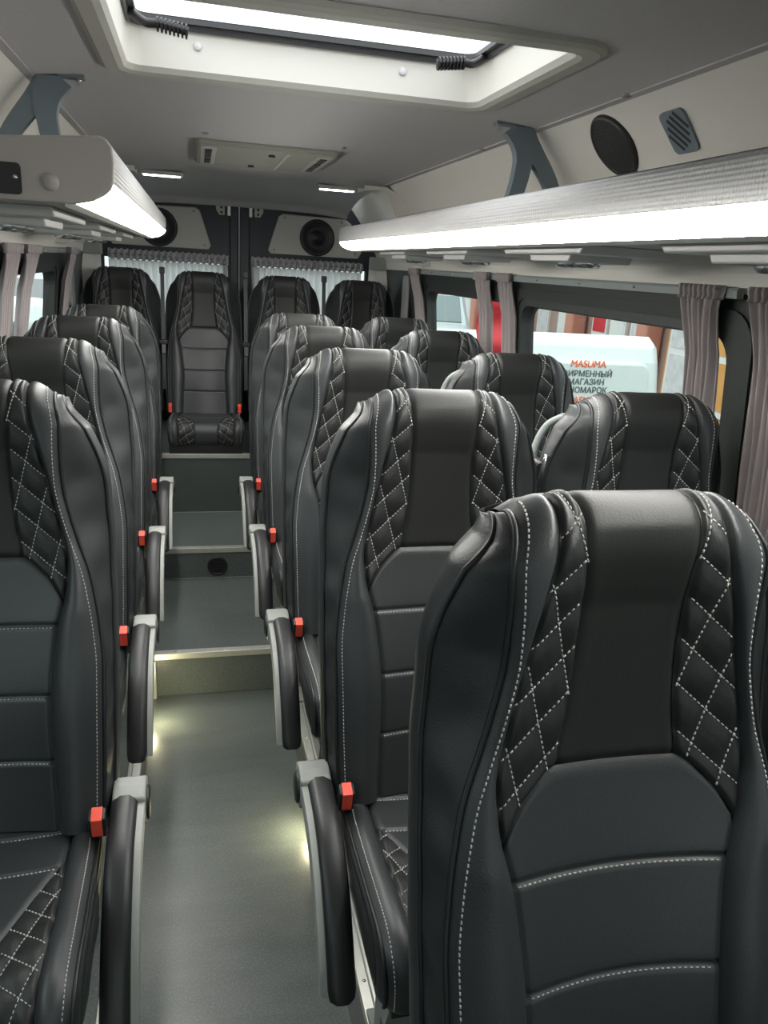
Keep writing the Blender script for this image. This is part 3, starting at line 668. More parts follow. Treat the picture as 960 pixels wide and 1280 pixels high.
def seat_meshes():
    R = {}
    # headrest strip
    ss = np.linspace(SHEAD, STOP, 70); a = np.linspace(-1, 1, 25); S_, A_ = np.meshgrid(ss, a, indexing='ij')
    X = A_*hb(S_); D = sbase(X, S_)+groove(np.abs(X)-hb(S_))+groove(S_-SHEAD)
    R['headrest_panel'] = MB().grid(spos(X, S_, D)).mesh('headrest_panel')
    # boundary curve under the quilts
    def cs(a): return SHEAD-(SHEAD-STIP)*a**1.4
    def cx(a): s = cs(a); return hb(s)+(ob(s)-hb(s))*a
    for sg in (1, -1):
        a = np.linspace(0, 1, 34); b = np.linspace(0, 1, 120); B_, A_ = np.meshgrid(b, a, indexing='ij')
        S_ = cs(A_)+(STOP-cs(A_))*B_; X = hb(S_)+(ob(S_)-hb(S_))*A_
        zz = np.interp(S_, SS, SP[:, 1]) + np.clip(S_-SS[ridge], 0, 1)*0.8
        D = sbase(X, S_)+groove(X-hb(S_))+groove(S_-cs(A_))+0.001+quilt(X, zz)*np.clip((X-hb(S_))/.004, 0, 1)*np.clip((ob(S_)-X)/.004, 0, 1)
        R['quilt%d' % sg] = MB().grid(spos(sg*X, S_, D), flip=sg < 0).mesh('quilted_panel')
    # lower panel
    ah = 0.5
    a = np.concatenate([np.linspace(-1, -ah, 18)[:-1], np.linspace(-ah, ah, 25), np.linspace(ah, 1, 18)[1:]]); ab = np.abs(a)
    top_s = np.where(ab <= ah, SHEAD, cs(np.clip((ab-ah)/(1-ah), 0, 1))); top_x = np.where(ab <= ah, a/ah*hb(SHEAD), np.sign(a)*cx(np.clip((ab-ah)/(1-ah), 0, 1)))
    rows = set(np.linspace(0, STIP-0.006, 46).tolist())
    for q in SEAMS: rows |= set((q+np.array([-.009, -.006, -.004, -.002, 0, .002, .004, .006, .009])).tolist())
    rows = np.array(sorted(rows)); S_ = np.repeat(rows[:, None], len(a), 1)
    last = STIP-0.006
    ex = np.array([last+(top_s-last)*f for f in np.linspace(0, 1, 16)[1:]]); S_ = np.concatenate([S_, ex], 0)
    X = top_x[None, :]*ob(np.minimum(S_, STIP))/ob(STIP)
    X = np.where(S_ >= STIP, np.sign(X)*np.minimum(np.abs(top_x)[None, :], ob(S_)), X)
    D = sbase(X, S_)+groove(top_s[None, :]-S_)
    for q in SEAMS: D = D+groove(S_-q, .0045, .004)
    D = D + 0.002*np.sin(np.clip((S_-0)/(SHEAD), 0, 1)*np.pi)
    R['lower_panel'] = MB().grid(spos(X, S_, D)).mesh('back_panel')
    # bolsters
    s_rows = np.linspace(0, STOP, 150)
    for sg in (1, -1):
        t_ = np.concatenate([[0, .03, .06, .1], np.linspace(.16, .9, 9), [.95, 1.0]]); S_, T_ = np.meshgrid(s_rows, t_, indexing='ij')
        X = ob(S_)+(wf(S_)-ob(S_))*T_
        R['bolster%d' % sg] = MB().grid(spos(sg*X, S_, sbase(X, S_)), flip=sg < 0).mesh('side_bolster')
    # gusset and back
    ox = smt([(.474, .012), (.76, .012), (.83, .018), (.90, .031), (.945, .045), (.985, .055), (1.04, .064), (1.09, .055), (1.14, .033), (1.18, .018), (1.205, .010), (9, .008)])
    oz = smt([(.474, 0), (1.0, 0), (1.12, -.006), (1.18, -.012), (1.205, -.010), (9, -.008)])
    oy = smt([(.474, .055), (1.0, .052), (1.1, .050), (1.18, .036), (1.205, .024), (9, .016)])
    E_ = spos(wf(s_rows), s_rows, sbase(wf(s_rows), s_rows))
    ftop = np.clip((sz(1.15)-s_rows)/.10, 0, 1)
    wav = 0.0025*np.sin(s_rows*55)*np.clip((s_rows-0.2)/.2, 0, 1)*ftop
    O_ = E_ + np.stack([ox(s_rows)+wav*0.3, oy(s_rows), oz(s_rows)], -1)
    by = smt([(.474, -.072), (.68, -.015), (.80, .020), (.92, .050), (1.02, .066), (1.12, .074), (1.18, .080), (1.205, .083), (9, .086)])
    B_ = np.stack([O_[:, 0]-0.006, np.maximum(by(s_rows), O_[:, 1]+0.010), O_[:, 2]-0.006*np.clip((s_rows-sz(1.1))/.1, 0, 1)], -1)
    for sg in (1, -1):
        k = np.linspace(0, 1, 9)[None, :, None]
        G = E_[:, None, :]*(1-k)+O_[:, None, :]*k
        sag = np.sin(np.pi*k[..., 0])*(0.004+0.006*np.exp(-((s_rows-sz(1.02))/.08)**2))[:, None]
        G[..., 0] = G[..., 0] + np.sin(np.pi*k[..., 0])*0.006 - sag*1.3*ftop[:, None] + 0.0022*(ftop*np.sin(s_rows*70))[:, None]*np.sin(np.pi*k[..., 0])
        G = G*np.array([sg, 1, 1]); R['gusset%d' % sg] = MB().grid(G, flip=sg < 0).mesh('gusset')
        G = O_[:, None, :]*(1-k)+B_[:, None, :]*k; G[..., 0] = G[..., 0]+np.sin(np.pi*k[..., 0])*0.010
        G = G*np.array([sg, 1, 1]); R['rear_gusset%d' % sg] = MB().grid(G, flip=sg < 0).mesh('rear_gusset')
        mb_ = MB(); mb_.tube(list(E_[::2]*np.array([sg, 1, 1])+np.array([sg*.001, -.001, .0])), 0.0036, 6); 
        R['piping_front%d' % sg] = mb_.mesh('piping')
        R['piping_rear%d' % sg] = MB().tube(list(O_[::2]*np.array([sg, 1, 1])+np.array([sg*.001, 0, 0])), 0.0036, 6).mesh('piping')
    a = np.linspace(-1, 1, 17)[None, :]
    Bk = np.stack([B_[:, 0][:, None]*a, B_[:, 1][:, None]+0.012*(1-a**2), B_[:, 2][:, None]+0.010*(1-a**4)*np.clip((s_rows-sz(1.1))/.1, 0, 1)[:, None]+0*a], -1)
    top_f = spos(a[0]*wf(STOP), STOP+0*a[0], sbase(a[0]*wf(STOP), STOP+0*a[0]))
    mb_ = MB().grid(Bk, flip=True)
    k = np.linspace(0, 1, 7)[:, None, None]; C = top_f[None]*(1-k)+Bk[-1][None]*k; C[..., 2] += 0.006*np.sin(np.pi*k[..., 0]); mb_.grid(C)
    R['back_shell'] = mb_.mesh('back_shell')
    # stitching: small dashes laid on the leather
    st = MB()
    def dash_line(pts):
        pts = np.array(pts)
        if len(pts) < 2: return
        cum = np.concatenate([[0], np.cumsum(np.linalg.norm(np.diff(pts, axis=0), axis=1))]); L = cum[-1]; pos = 0.0
        while pos+0.0045 < L:
            p = np.array([np.interp(pos, cum, pts[:, i]) for i in range(3)]); q = np.array([np.interp(pos+0.0046, cum, pts[:, i]) for i in range(3)])
            t_ = q-p; t_ /= np.linalg.norm(t_)+1e-9; n_ = np.array([0, -1, 0.25]); n_ /= np.linalg.norm(n_); b_ = np.cross(t_, n_); b_ /= np.linalg.norm(b_)+1e-9
            wd, ht = b_*0.0006, np.cross(b_, t_)*0.0009; ht = ht if ht @ n_ > 0 else -ht
            m_ = (p+q)/2+ht*1.1
            st.add([p-wd-ht, p+wd-ht, q+wd-ht, q-wd-ht, m_-wd-t_*.0014, m_+wd-t_*.0014, m_+wd+t_*.0014, m_-wd+t_*.0014], [(4, 5, 6, 7), (0, 1, 5, 4), (1, 2, 6, 5), (2, 3, 7, 6), (3, 0, 4, 7)])
            pos += 0.0066
    def inside(x, s):
        a = (x-hb(s))/(ob(s)-hb(s)); return (a > 0.03) & (a < 0.97) & (s > cs(np.clip(a, 0, 1))+0.003) & (s < STOP)
    sg_ = np.linspace(STIP, STOP, 900); zg = np.interp(sg_, SS, SP[:, 1])+np.clip(sg_-SS[ridge], 0, 1)*0.8
    for fam in (1, 2):
        for n in range(-40, 60):
            x = ((n*QP1+0.012-zg)/QK1) if fam == 1 else (n*QP2-0.006+QK2*zg)
            ok = inside(x, sg_)
            if ok.sum() < 6: continue
            idx = np.where(ok)[0]
            for run in np.split(idx, np.where(np.diff(idx) > 1)[0]+1):
                if len(run) < 4: continue
                xr, sr, zr = x[run], sg_[run], zg[run]
                d = sbase(xr, sr)+0.001+quilt(xr, zr)+0.0008
                for sgn in (1, -1): dash_line(spos(sgn*xr, sr, d))
    for sgn in (1, -1):
        sr = np.linspace(0.02, STOP-0.02, 300); xr = wf(sr)-0.011; dash_line(spos(sgn*xr, sr, sbase(xr, sr)+0.0003))
    for q in SEAMS:
        xr = np.linspace(-ob(q)+0.006, ob(q)-0.006, 60); sr = q-0.004+0*xr; dash_line(spos(xr, sr, sbase(xr, sr)+0.0012+groove(0.004, .0045, .004)))
    R['stitch'] = st.mesh('stitching')
    return R
SM = seat_meshes()

# cushion
CP = smooth_path([(-.145, .474), (-.22, .475), (-.30, .481), (-.38, .490), (-.46, .499), (-.515, .497), (-.545, .480), (-.560, .450), (-.561, .42), (-.555, .392), (-.54, .375)], 10)
CSs = np.concatenate([[0], np.cumsum(np.linalg.norm(np.diff(CP, axis=0), axis=1))]); CTOP = CSs[-1]
CD = np.gradient(CP, axis=0); CD /= np.linalg.norm(CD, axis=1)[:, None]; CN = np.stack([CD[:, 1], -CD[:, 0]], 1)
def cushion_meshes():
    R = {}
    f = lambda pairs: (lambda s: np.interp(s, [p[0] for p in pairs], [p[1] for p in pairs]))
    q0 = 0.115
    out = f([(0, .150), (q0, .150), (.25, .153), (.40, .150), (CTOP, .145)])
    inn = f([(0, .150), (q0, .148), (.20, .112), (.29, .080), (.36, .066), (CTOP, .060)])
    wc = f([(0, .188), (.1, .192), (.3, .196), (.40, .196), (CTOP, .190)])
    def cpos(x, s, d):
        x, s, d = np.broadcast_arrays(x, s, d)
        return np.stack([x, np.interp(s, CSs, CP[:, 0])+np.interp(s, CSs, CN[:, 0])*d, np.interp(s, CSs, CP[:, 1])+np.interp(s, CSs, CN[:, 1])*d], -1)
    def base(x, s):
        e_ = np.abs(x); o = out(s); t_ = np.clip((e_-o)/(wc(s)-o), 0, 1)
        return -0.008*(1-np.clip(e_/o, 0, 1)**2)+0.007*np.sin(np.pi*t_**.8)-0.007*t_**3+groove(e_-o, .005, .004)
    Q1, K1, Q2, K2 = 0.048, 0.75, 0.042, 0.32
    def cq(x, s):
        e_ = np.abs(x); a = (s-K1*e_)/Q1; b = (e_+K2*s)/Q2
        d1_ = np.abs(a-np.round(a))*Q1/math.hypot(1, K1); d2_ = np.abs(b-np.round(b))*Q2/math.hypot(1, K2)
        return 0.0045*np.minimum(1, d1_/.014)**.6*np.minimum(1, d2_/.014)**.6-0.002
    SEA = [0.045, 0.135, 0.30]
    rows = set(np.linspace(0, CTOP, 70).tolist())
    for q in SEA: rows |= set((q+np.array([-.006, -.004, -.002, 0, .002, .004, .006])).tolist())
    rows = np.array(sorted(rows)); a = np.linspace(-1, 1, 41); S_, A_ = np.meshgrid(rows, a, indexing='ij')
    X = A_*inn(S_); D = base(X, S_)+groove(np.abs(X)-inn(S_))
    for q in SEA: D = D+groove(S_-q, .004, .0035)
    R['center'] = MB().grid(cpos(X, S_, D), flip=True).mesh('cushion_panel')
    for sg in (1, -1):
        S_, A_ = np.meshgrid(np.linspace(q0, CTOP, 110), np.linspace(0, 1, 30), indexing='ij')
        X = inn(S_)+(out(S_)-inn(S_))*A_
        D = base(X, S_)+groove(X-inn(S_))+0.0008+cq(X, S_)*np.clip((X-inn(S_))/.004, 0, 1)*np.clip((out(S_)-X)/.004, 0, 1)
        R['quilt%d' % sg] = MB().grid(cpos(sg*X, S_, D), flip=sg > 0).mesh('quilted_panel')
        S_, A_ = np.meshgrid(np.linspace(0, CTOP, 80), np.linspace(0, 1, 10), indexing='ij'); X = out(S_)+(wc(S_)-out(S_))*A_
        R['rim%d' % sg] = MB().grid(cpos(sg*X, S_, base(X, S_)), flip=sg > 0).mesh('cushion_rim')
        s = np.linspace(0, CTOP, 60); E_ = cpos(wc(s), s, base(wc(s), s)); ctr = np.array([0, -.33, .415])
        loops = []
        for k, dx in ((0, 0), (.03, .004), (.07, .008), (.13, .009), (.17, .005), (.22, .009), (.40, .012), (.7, .012), (1, .010)):
            L = E_*(1-k)+(ctr+np.array([0, 0, 0]))*k; L[:, 0] = wc(s)+dx; loops.append(L)
        P = np.stack(loops, 1)*np.array([sg, 1, 1]); R['side%d' % sg] = MB().grid(P, flip=sg > 0).mesh('cushion_side')
        R['pip%d' % sg] = MB().tube(list((E_*np.array([sg, 1, 1])+np.array([sg*.002, 0, 0]))[::2]), 0.0034, 6).tube(list((loops[4]*np.array([sg, 1, 1])+np.array([sg*.001, 0, 0]))[::2]), 0.0034, 6).mesh('piping')
    st = MB()
    def dash_line(pts, s):
        cum = np.concatenate([[0], np.cumsum(np.linalg.norm(np.diff(pts, axis=0), axis=1))]); pos = 0.0
        while pos+0.0045 < cum[-1]:
            p = np.array([np.interp(pos, cum, pts[:, i]) for i in range(3)]); q = np.array([np.interp(pos+.0046, cum, pts[:, i]) for i in range(3)])
            sm = np.interp(pos, cum, s); n_ = np.array([0, np.interp(sm, CSs, CN[:, 0]), np.interp(sm, CSs, CN[:, 1])])
            t_ = (q-p)/(np.linalg.norm(q-p)+1e-9); b_ = np.cross(t_, n_); b_ /= np.linalg.norm(b_)+1e-9; wd = b_*.0006; ht = n_*.0009; m_ = (p+q)/2+ht*1.1
            st.add([p-wd-ht, p+wd-ht, q+wd-ht, q-wd-ht, m_-wd-t_*.0014, m_+wd-t_*.0014, m_+wd+t_*.0014, m_-wd+t_*.0014], [(4, 5, 6, 7), (0, 1, 5, 4), (1, 2, 6, 5), (2, 3, 7, 6), (3, 0, 4, 7)])
            pos += .0066
    sg_ = np.linspace(q0, CTOP, 700)
    for fam in (1, 2):
        for n in range(-20, 40):
            x = (sg_-n*Q1)/K1 if fam == 1 else n*Q2-K2*sg_
            a = (x-inn(sg_))/(out(sg_)-inn(sg_)+1e-6); idx = np.where((a > .03) & (a < .97))[0]
            if len(idx) < 6: continue
            for run in np.split(idx, np.where(np.diff(idx) > 1)[0]+1):
                if len(run) < 5: continue
                xr, sr = x[run], sg_[run]; d = base(xr, sr)+.0008+cq(xr, sr)+.0008
                for g in (1, -1): dash_line(cpos(g*xr, sr, d), sr)
    for g in (1, -1):
        s = np.linspace(.02, CTOP-.02, 200); x = wc(s)-.010; dash_line(cpos(g*x, s, base(x, s)+.0004), s)
    for q in SEA[:2]:
        x = np.linspace(-inn(q)+.005, inn(q)-.005, 60); s = q+.004+0*x; dash_line(cpos(x, s, base(x, s)+.0004-.001), s)
    R['stitch'] = st.mesh('stitching')
    return R
CM = cushion_meshes()

def shared(mb, name): return mb.mesh(name)
def arm_meshes(sg):
    R = {}; xc = sg*0.234
    path = smooth_path([(-.150, .498), (-.20, .497), (-.27, .484), (-.335, .447), (-.390, .391), (-.430, .331), (-.450, .296)], 5)
    d = np.gradient(path, axis=0); d /= np.linalg.norm(d, axis=1)[:, None]; nn = np.stack([-d[:, 1], d[:, 0]], 1); nn *= -1 if nn[0, 1] < 0 else 1
    n = len(path); hwid = np.interp(np.linspace(0, 1, n), [0, .05, .9, .97, 1], [.019, .023, .023, .020, .013])
    sec = [(-1, -.014), (-1, .004), (-.8, .010), (-.35, .0125), (.35, .0125), (.8, .010), (1, .004), (1, -.014), (.8, -.018), (-.8, -.018)]
    P = np.array([[(xc+a*hwid[i], path[i][0]+nn[i][0]*b, path[i][1]+nn[i][1]*b) for a, b in sec] for i in range(n)])
    mb = MB().grid(P, closeu=True); mb.add(P[0], [tuple(range(10))]); mb.add(P[-1], [tuple(range(9, -1, -1))]); R['pad'] = mb.mesh('arm_pad')
    xo, xi = xc+sg*.035, xc+sg*.004
    low = [(p[0]-nn[i][0]*(.015+.022*math.sin(math.pi*min(1, .15+i/n*.85))), p[1]-nn[i][1]*(.015+.022*math.sin(math.pi*min(1, .15+i/n*.85)))) for i, p in enumerate(path)]
    upx = [(p[0]+nn[i][0]*.001, p[1]+nn[i][1]*.001) for i, p in enumerate(path)]
    poly = upx[:-2]+low[:-2][::-1]
    mb = MB(); k = len(upx)-2
    Pg = np.array([[(xo, *upx[i]), (xo, *low[i]), (xi, *low[i]), (xi, *upx[i])] for i in range(k)]); mb.grid(Pg, closeu=True); mb.add(Pg[0], [(0, 1, 2, 3)]); mb.add(Pg[-1], [(3, 2, 1, 0)])
    R['shell'] = mb.mesh('arm_shell')
    cap = [(-.098, .451), (-.090, .481), (-.096, .503), (-.115, .515), (-.140, .516), (-.168, .508), (-.170, .461), (-.150, .436), (-.12, .436)]
    R['cap'] = MB().prism(cap, 'x', min(xc-sg*.022, xc+sg*.036), max(xc-sg*.022, xc+sg*.036)).mesh('hinge_cap')
    R['disc'] = MB().lathe((xc+sg*.036, -.133, .473), (sg, 0, 0), [(.030, 0), (.030, .004), (.026, .006), (.0001, .007)], 22).mesh('hinge_disc')
    R['arm_mount'] = MB().prism([(-.06, .42), (-.06, .48), (-.10, .49), (-.15, .47), (-.15, .42)], 'x', min(xc-sg*.050, xc-sg*.020), max(xc-sg*.050, xc-sg*.020)).mesh('arm_mount')
    xb = sg*0.194
    R['buckle'] = MB().prism([(-.222, .478), (-.232, .522), (-.210, .530), (-.196, .482)], 'x', xb-.014, xb+.014).mesh('buckle')
    R['button'] = MB().prism([(-.2265, .484), (-.2350, .5225), (-.2115, .5325), (-.2105, .5295), (-.2320, .5195), (-.2235, .484)], 'x', xb-.009, xb+.009).mesh('red_button')
    return R
AM = {1: arm_meshes(1), -1: arm_meshes(-1)}

def leg_mesh():
    return MB().prism([(-.50, 0), (-.24, 0), (-.24, .012), (-.30, .03), (-.30, .34), (-.44, .34), (-.44, .03), (-.50, .012)], 'x', -.015, .015).mesh('leg')
LEG = leg_mesh()
PAN = MB().box((-.175, -.53, .345), (.175, -.10, .40)).mesh('cushion_pan')
BAR = MB().box((-.15, -.39, .14), (.15, -.35, .18)).mesh('cross_bar')
SKIRT = MB().prism([(-.52, .345), (-.50, .29), (-.20, .29), (-.12, .345)], 'x', -.012, .012).mesh('side_skirt')
PLINTH = MB().prism([(-.525, 0.324), (-.525, .38), (-.02, .44), (-.02, .324)], 'x', -.195, .195).mesh('seat_plinth')
HANDLE = {}
for g in (1, -1):
    pts = smooth_path([(g*.188, .110, 1.00), (g*.190, .125, 1.03), (g*.183, .132, 1.075), (g*.163, .128, 1.12), (g*.135, .105, 1.145)], 6)
    HANDLE[g] = MB().tube(list(pts), 0.008, 10).mesh('grab_handle')
GUIDE = smooth_path([(-.203, .045, 1.055), (-.213, .015, 1.080), (-.221, .008, 1.055), (-.222, .012, 1.020), (-.212, .02, 1.000), (-.203, .045, 1.02)], 5)
GUIDE_M = MB().tube(list(GUIDE), 0.0045, 8).mesh('belt_guide')
GBLK = MB().prism(rounded(-.219, -.193, 1.018, 1.062, .008, 3), 'y', .035, .085).mesh('guide_block')
STRAP = MB().box((-.2235, .050, .50), (-.2205, .090, 1.03)).mesh('belt_strap')

for k, me in list(SM.items())+list(CM.items())+[('pad', AM[1]['pad']), ('pad', AM[-1]['pad']), ('h', HANDLE[1]), ('h', HANDLE[-1]), ('g', GUIDE_M)]+[('disc', AM[g]['disc']) for g in (1, -1)]:
    me.polygons.foreach_set('use_smooth', [True]*len(me.polygons))
def part(name, me, m, parent, bevel=0):
    o = link(name, me, m, parent)
    if bevel:
        md = o.modifiers.new('bevel', 'BEVEL'); md.width = bevel; md.segments = 2; md.limit_method = 'ANGLE'; md.angle_limit = math.radians(30)
    return o
def seat(x, y, z, label, group, arm=0, guide=False, legs=True):
    t = thing('passenger_seat', label, 'seat', (x, y, z), group)
    br = part('backrest', SM['lower_panel'], M['leather'], t)
    part('headrest_panel', SM['headrest_panel'], M['leather_perf'], br)
    for g in (1, -1):
        part('quilted_panel', SM['quilt%d' % g], M['leather_quilt'], br)
        part('side_bolster', SM['bolster%d' % g], M['leather'], br)
        part('gusset', SM['gusset%d' % g], M['leather_side'], br); part('rear_gusset', SM['rear_gusset%d' % g], M['leather'], br)
        part('piping', SM['piping_front%d' % g], M['piping'], br); part('piping', SM['piping_rear%d' % g], M['piping'], br)
    part('back_shell', SM['back_shell'], M['black_plastic'], br)
    tag(part('stitching', SM['stitch'], M['stitch'], br), 'pale contrast stitching', kind='stuff')
    cu = part('seat_cushion', CM['center'], M['leather'], t)
    for g in (1, -1):
        part('quilted_panel', CM['quilt%d' % g], M['leather_quilt'], cu); part('cushion_rim', CM['rim%d' % g], M['leather'], cu)
        part('cushion_side', CM['side%d' % g], M['leather_side'], cu); part('piping', CM['pip%d' % g], M['piping'], cu)
    tag(part('stitching', CM['stitch'], M['stitch'], cu), 'pale contrast stitching', kind='stuff')
    part('cushion_pan', PAN, M['black_plastic'], t)
    if legs:
        for lx in (-.12, .12):
            o = part('leg', LEG, M['grey_plastic'], t); o.location.x = lx
        part('cross_bar', BAR, M['grey_plastic'], t)
        for lx in (-.165, .165):
            o = part('side_skirt', SKIRT, M['grey_plastic'], t); o.location.x = lx
    else: part('seat_plinth', PLINTH, M['black_plastic'], t)
    if arm:
        a = part('armrest', AM[arm]['shell'], M['grey_plastic'], t, .002)
        part('arm_pad', AM[arm]['pad'], M['black_plastic'], a); c = part('hinge_cap', AM[arm]['cap'], M['grey_plastic'], a, .004); part('hinge_disc', AM[arm]['disc'], M['black_plastic'], a)
        part('arm_mount', AM[arm]['arm_mount'], M['grey_plastic'], a, .004)
    for g in ((arm,) if arm else ((1, -1) if not legs else (1,))):
        b = part('belt_buckle', AM[g]['buckle'], M['black_plastic'], t, .003); tag(part('release_button', AM[g]['button'], M['red'], b, .001), 'red release button')
    if guide:
        b = part('belt_guide', GBLK, M['black_plastic'], t, .003); tag(part('guide_loop', GUIDE_M, M['steel'], b), 'bright metal loop'); part('belt_strap', STRAP, M['black_plastic'], b)
    if guide and y > 1: part('grab_handle', HANDLE[-1], M['rail'], t)
    return t
ROWS = [0.69, 1.37, 2.06, 2.785, 3.44]
ordn = ['foremost', 'second', 'third', 'fourth', 'fifth']
for i, y in enumerate(ROWS):
    seat(0.447, y, POD, 'black quilted leather aisle seat, %s of the paired rows from the front' % ordn[i], 'aisle seats of the paired rows', arm=-1)
    seat(0.893, y+(0.02 if i else 0), POD, 'black quilted leather window seat, %s of the paired rows from the front' % ordn[i], 'window seats of the paired rows', guide=True).scale.x = 0.97
for i, y in enumerate(ROWS[1:]):
    seat((-0.363, -0.376, -0.376, -0.366)[i], y, POD, 'black quilted leather single seat across the aisle, %s of the single row from the front' % ordn[i], 'single seats along the aisle', arm=1).scale.x = 0.98
for x, lab in ((-0.382, 'black quilted rear bench seat in the corner of the single-seat side'), (0.045, 'black quilted rear bench seat facing straight down the aisle'),
               (0.49, 'black quilted rear bench seat between the aisle-facing one and the corner'), (0.922, 'black quilted rear bench seat in the corner of the two-seat side')):
    seat(x, 4.485, BEN-0.324, lab, 'rear bench seats', legs=False).scale.x = 0.94
# belts hanging between the rear seats
for x, lab in ((-0.168, 'black seat belt with bright tongue between two rear seats, single-seat side of aisle'), (0.27, 'black seat belt with bright tongue between the two middle rear seats'), (0.703, 'black seat belt with bright tongue between two rear seats, two-seat side')):
    t = thing('seat_belt', lab, 'seat belt', (x, 4.345, Z(-0.70)))
    MB().add([(-.010, 0.03, 0), (.010, 0.03, 0), (.010, .12, .62), (-.010, .12, .62), (-.010, .034, 0), (.010, .034, 0), (.010, .124, .62), (-.010, .124, .62)], [(0, 1, 2, 3), (7, 6, 5, 4), (0, 4, 5, 1), (1, 5, 6, 2), (2, 6, 7, 3), (3, 7, 4, 0)]).build('strap', M['piping'], t)
    MB().box((-.022, 0.03, .24), (.022, .068, .262)).build('tongue_grip', M['black_plastic'], t, bevel=.004)
    MB().prism([(-.010, .19), (.012, .19), (.012, .24), (-.010, .24)], 'y', .040, .044).build('tongue', M['steel'], t, bevel=.003)
    MB().prism(rounded(-.014, .014, .60, .635, .006, 3), 'y', .10, .14).build('anchor', M['black_plastic'], t, bevel=.004)

# ------------------------------------------------------------------ outside the windows
GZ = -0.55
o = MB().box((-30, -12, GZ-0.1), (40, 60, GZ)).build('ground', M['asphalt']); struct(o)
def vehicle(name, label, cat, loc, L, W, prof, win, paint, rot=0.0):
    """prof: side outline (along, up) extruded over the width and rounded; tail end at along = 0"""
    t = thing(name, label, cat, loc); t.rotation_euler.z = rot
    mb = MB(); secs = [(-1.0, 0.965), (-0.93, 0.995), (-0.6, 1.0), (0, 1.0), (0.6, 1.0), (0.93, 0.995), (1.0, 0.965)]
    n = len(prof); zc = sum(p[1] for p in prof)/n; yc = L/2
    P = np.array([[(k*W/2*(1-0.10*max(0, (b-0.9))), yc+(a-yc)*f, zc+(b-zc)*f) for a, b in prof] for k, f in secs])
    mb.grid(P, closeu=True); mb.add(P[0], [tuple(range(n))]); mb.add(P[-1], [tuple(range(n-1, -1, -1))])
    mb.build('body', paint, t, bevel=0.03)
    for nm, m, lo, hi in win: MB().box(lo, hi).build(nm, m, t, bevel=0.02)
    for sx in (-1, 1):
        for yy_ in (0.75, L-0.85):
            wl = MB().disc((sx*W/2-sx*0.20, yy_, 0.31), (sx, 0, 0), 0.31, 0.21, 24).build('wheel', M['rubber'], t, bevel=0.02)
            MB().lathe((sx*W/2+sx*0.01, yy_, 0.31), (sx, 0, 0), [(0.20, 0), (0.19, 0.006), (0.06, 0.002), (0.0001, 0.008)], 18).build('wheel_rim', M['steel'], wl, True)
    return t
van_prof = [(0.10, 0.32), (0.02, 0.55), (0.02, 1.05), (0.05, 1.50), (0.09, 1.64), (0.20, 1.71), (1.4, 1.62), (2.8, 1.50), (4.0, 1.05), (4.5, 0.95), (4.6, 0.60), (4.5, 0.30), (2.3, 0.25)]
VY = 6.0; VX = 3.05; VW = 1.84
v1 = vehicle('white_van', 'white van with red and grey lettering on its tail, parked outside', 'van', (VX, VY-0.05, GZ), 4.6, VW, van_prof,
    [('tail_lamp', M['lamp_red'], (VW/2-0.10, 0.0, 0.75), (VW/2+0.01, 0.12, 1.15)), ('tail_lamp', M['lamp_red'], (-VW/2-0.01, 0.0, 0.75), (-VW/2+0.10, 0.12, 1.15)),
     ('side_window', M['tinted'], (VW/2-0.04, 0.25, 1.05), (VW/2+0.004, 1.4, 1.42)), ('side_window', M['tinted'], (VW/2-0.04, 1.5, 1.05), (VW/2+0.004, 2.5, 1.38)),
     ('side_window', M['tinted'], (-VW/2-0.004, 0.25, 1.05), (-VW/2+0.04, 1.4, 1.42)), ('bumper', M['white_paint'], (-VW/2+0.03, -0.06, 0.30), (VW/2-0.03, 0.14, 0.52))], M['white_paint'])
tg = MB().prism(rounded(-0.72, 0.72, 0.62, 1.50, 0.10), 'y', -0.012, 0.10).build('tailgate', M['white_paint'], v1, bevel=0.02)
MB().box((-0.20, -0.05, 0.66), (0.20, -0.012, 0.76)).build('plate_recess', M['tinted'], v1, bevel=0.01)
def text(body, x, z, size, m, parent, y=-0.016, align='CENTER'):
    c = bpy.data.curves.new('lettering', 'FONT'); c.body = body; c.size = size; c.align_x = align; c.align_y = 'BOTTOM_BASELINE'; c.extrude = 0.001; c.bevel_depth = size*0.016; c.bevel_resolution = 0
    tmp = bpy.data.objects.new('lettering_curve', c); COL.objects.link(tmp); bpy.context.view_layer.update()
    me = bpy.data.meshes.new_from_object(tmp.evaluated_get(bpy.context.evaluated_depsgraph_get())); bpy.data.objects.remove(tmp); me.materials.clear()
    o = link('lettering', me, m, parent)
    o.location = (x, y, z); o.rotation_euler = (math.pi/2, 0, 0); return o
lx = 3.180-VX
for body, zc, size, m in (('MASUMA', -0.693, 0.080, M['text_red']), ('ФИРМЕННЫЙ', -0.770, 0.068, M['text_dark']), ('МАГАЗИН', -0.838, 0.068, M['text_dark']), ('ИНОМАРОК', -0.906, 0.068, M['text_dark']), ('MASUMA', -0.995, 0.080, M['text_red'])):
    text(body, lx, Z(zc)-GZ, size, m, v1)
v2 = vehicle('white_van', 'pale van seen through the window on the single-seat side', 'van', (-2.2, 7.6, GZ), 4.6, 1.84, van_prof,
    [('rear_window', M['tinted'], (-0.72, 0.015, 1.12), (0.72, 0.10, 1.5)), ('tail_lamp', M['lamp_red'], (VW/2-0.10, 0.0, 0.75), (VW/2+0.01, 0.12, 1.15)), ('side_window', M['tinted'], (VW/2-0.04, 0.3, 1.05), (VW/2+0.004, 2.5, 1.38))], M['white_paint'])
car_prof = [(0.05, 0.35), (0.0, 0.75), (0.15, 0.95), (0.7, 1.0), (1.3, 1.38), (2.4, 1.42), (3.2, 1.0), (4.2, 0.85), (4.4, 0.6), (4.35, 0.3), (2.2, 0.25)]
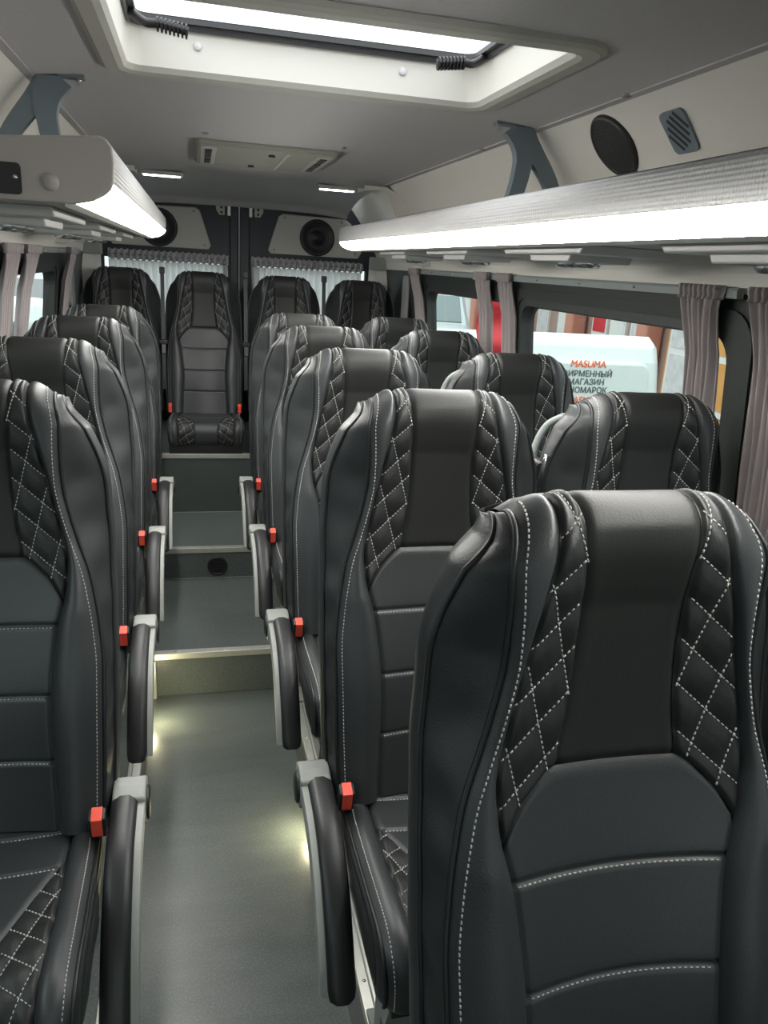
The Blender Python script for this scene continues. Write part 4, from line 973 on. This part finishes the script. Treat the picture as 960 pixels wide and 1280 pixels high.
cr_ = vehicle('silver_car', 'silver saloon car parked beyond the white van', 'car', (4.9, 17.6, GZ), 4.4, 1.75, [(a, b*1.2) for a, b in car_prof],
    [('side_window', M['tinted'], (-1.75/2-0.004, 1.1, 1.0), (-1.75/2+0.06, 1.75, 1.30)), ('side_window', M['tinted'], (-1.75/2-0.004, 1.82, 1.0), (-1.75/2+0.06, 2.6, 1.30)), ('head_lamp', M['white_frame'], (-0.85, 4.28, 0.72), (-0.55, 4.42, 0.86)), ('head_lamp', M['white_frame'], (0.55, 4.28, 0.72), (0.85, 4.42, 0.86)), ('grille', M['tinted'], (-0.45, 4.32, 0.62), (0.45, 4.43, 0.78))], M['silver_paint'], math.radians(168))
MB().prism([(2.46, 1.70), (3.16, 1.245), (3.14, 1.20), (2.44, 1.64)], 'x', -0.70, 0.70).build('windscreen', M['tinted'], cr_, bevel=0.01)
# shop front along the street
t = thing('shop_front', 'brown shop front with terracotta columns and posters across the street', 'building', (7.2, 14, GZ))
MB().box((0, -10, 0), (0.4, 14, 4.2)).build('wall', M['facade'], t)
for y in (-5.2, -2.75, -0.2, 2.4, 5.2, 8.0):
    MB().prism([(a-0.2, b+y) for a, b in rounded(-0.16, 0.16, -0.16, 0.16, 0.06)], 'z', 0, 4.0).build('column', M['terracotta'], t)
for i, y in enumerate((-4.45, -3.55)):
    fr = MB().box((-0.08, y-0.42, 0.3), (0.0, y+0.42, 3.0)).build('window', M['wood'], t)
    MB().box((-0.11, y-0.34, 0.4), (-0.07, y+0.34, 2.9)).build('inner_frame', M['white_frame'], fr)
    for z0, z1 in ((0.5, 1.15), (1.25, 1.95), (2.05, 2.8)):
        MB().box((-0.125, y-0.27, z0), (-0.105, y+0.27, z1)).build('pane', M['wood'] if i == 0 else M['poster'], fr)
for y, z0, z1, m in ((-2.2, 0.9, 2.4, 'poster'), (-1.5, 0.6, 2.2, 'white_frame'), (-0.85, 1.2, 2.1, 'red_cloth'), (0.6, 1.0, 2.3, 'white_frame'), (1.6, 0.8, 2.2, 'poster'), (3.4, 0.6, 2.4, 'white_frame'), (4.3, 0.8, 2.0, 'poster'), (6.5, 0.6, 2.3, 'white_frame')):
    b = MB().box((-0.05, y-0.27, z0), (0.0, y+0.27, z1)).build('poster', M['white_frame'], t); MB().box((-0.06, y-0.22, z0+0.06), (-0.045, y+0.22, z1-0.06)).build('poster_face', M[m], b)
MB().box((-1.2, -10, 3.0), (0.0, 14, 3.15)).build('canopy', M['facade'], t)
t = thing('red_banner', 'red ribbed banner on a post, glimpsed between two curtains', 'banner', (1.985, 5.15, GZ))
MB().tube([(0.0, 0.06, 0), (0.0, 0.06, 2.6)], 0.02, 10).build('post', M['white_frame'], t)
P = np.array([[(-0.10+0.20*k/40, 0.03*math.sin(z*22), 0.9+z) for k in range(0, 41, 4)] for z in np.linspace(0, 1.6, 60)])
o = MB().grid(P).build('cloth', M['red_cloth'], t, True); md = o.modifiers.new('thick', 'SOLIDIFY'); md.thickness = 0.01
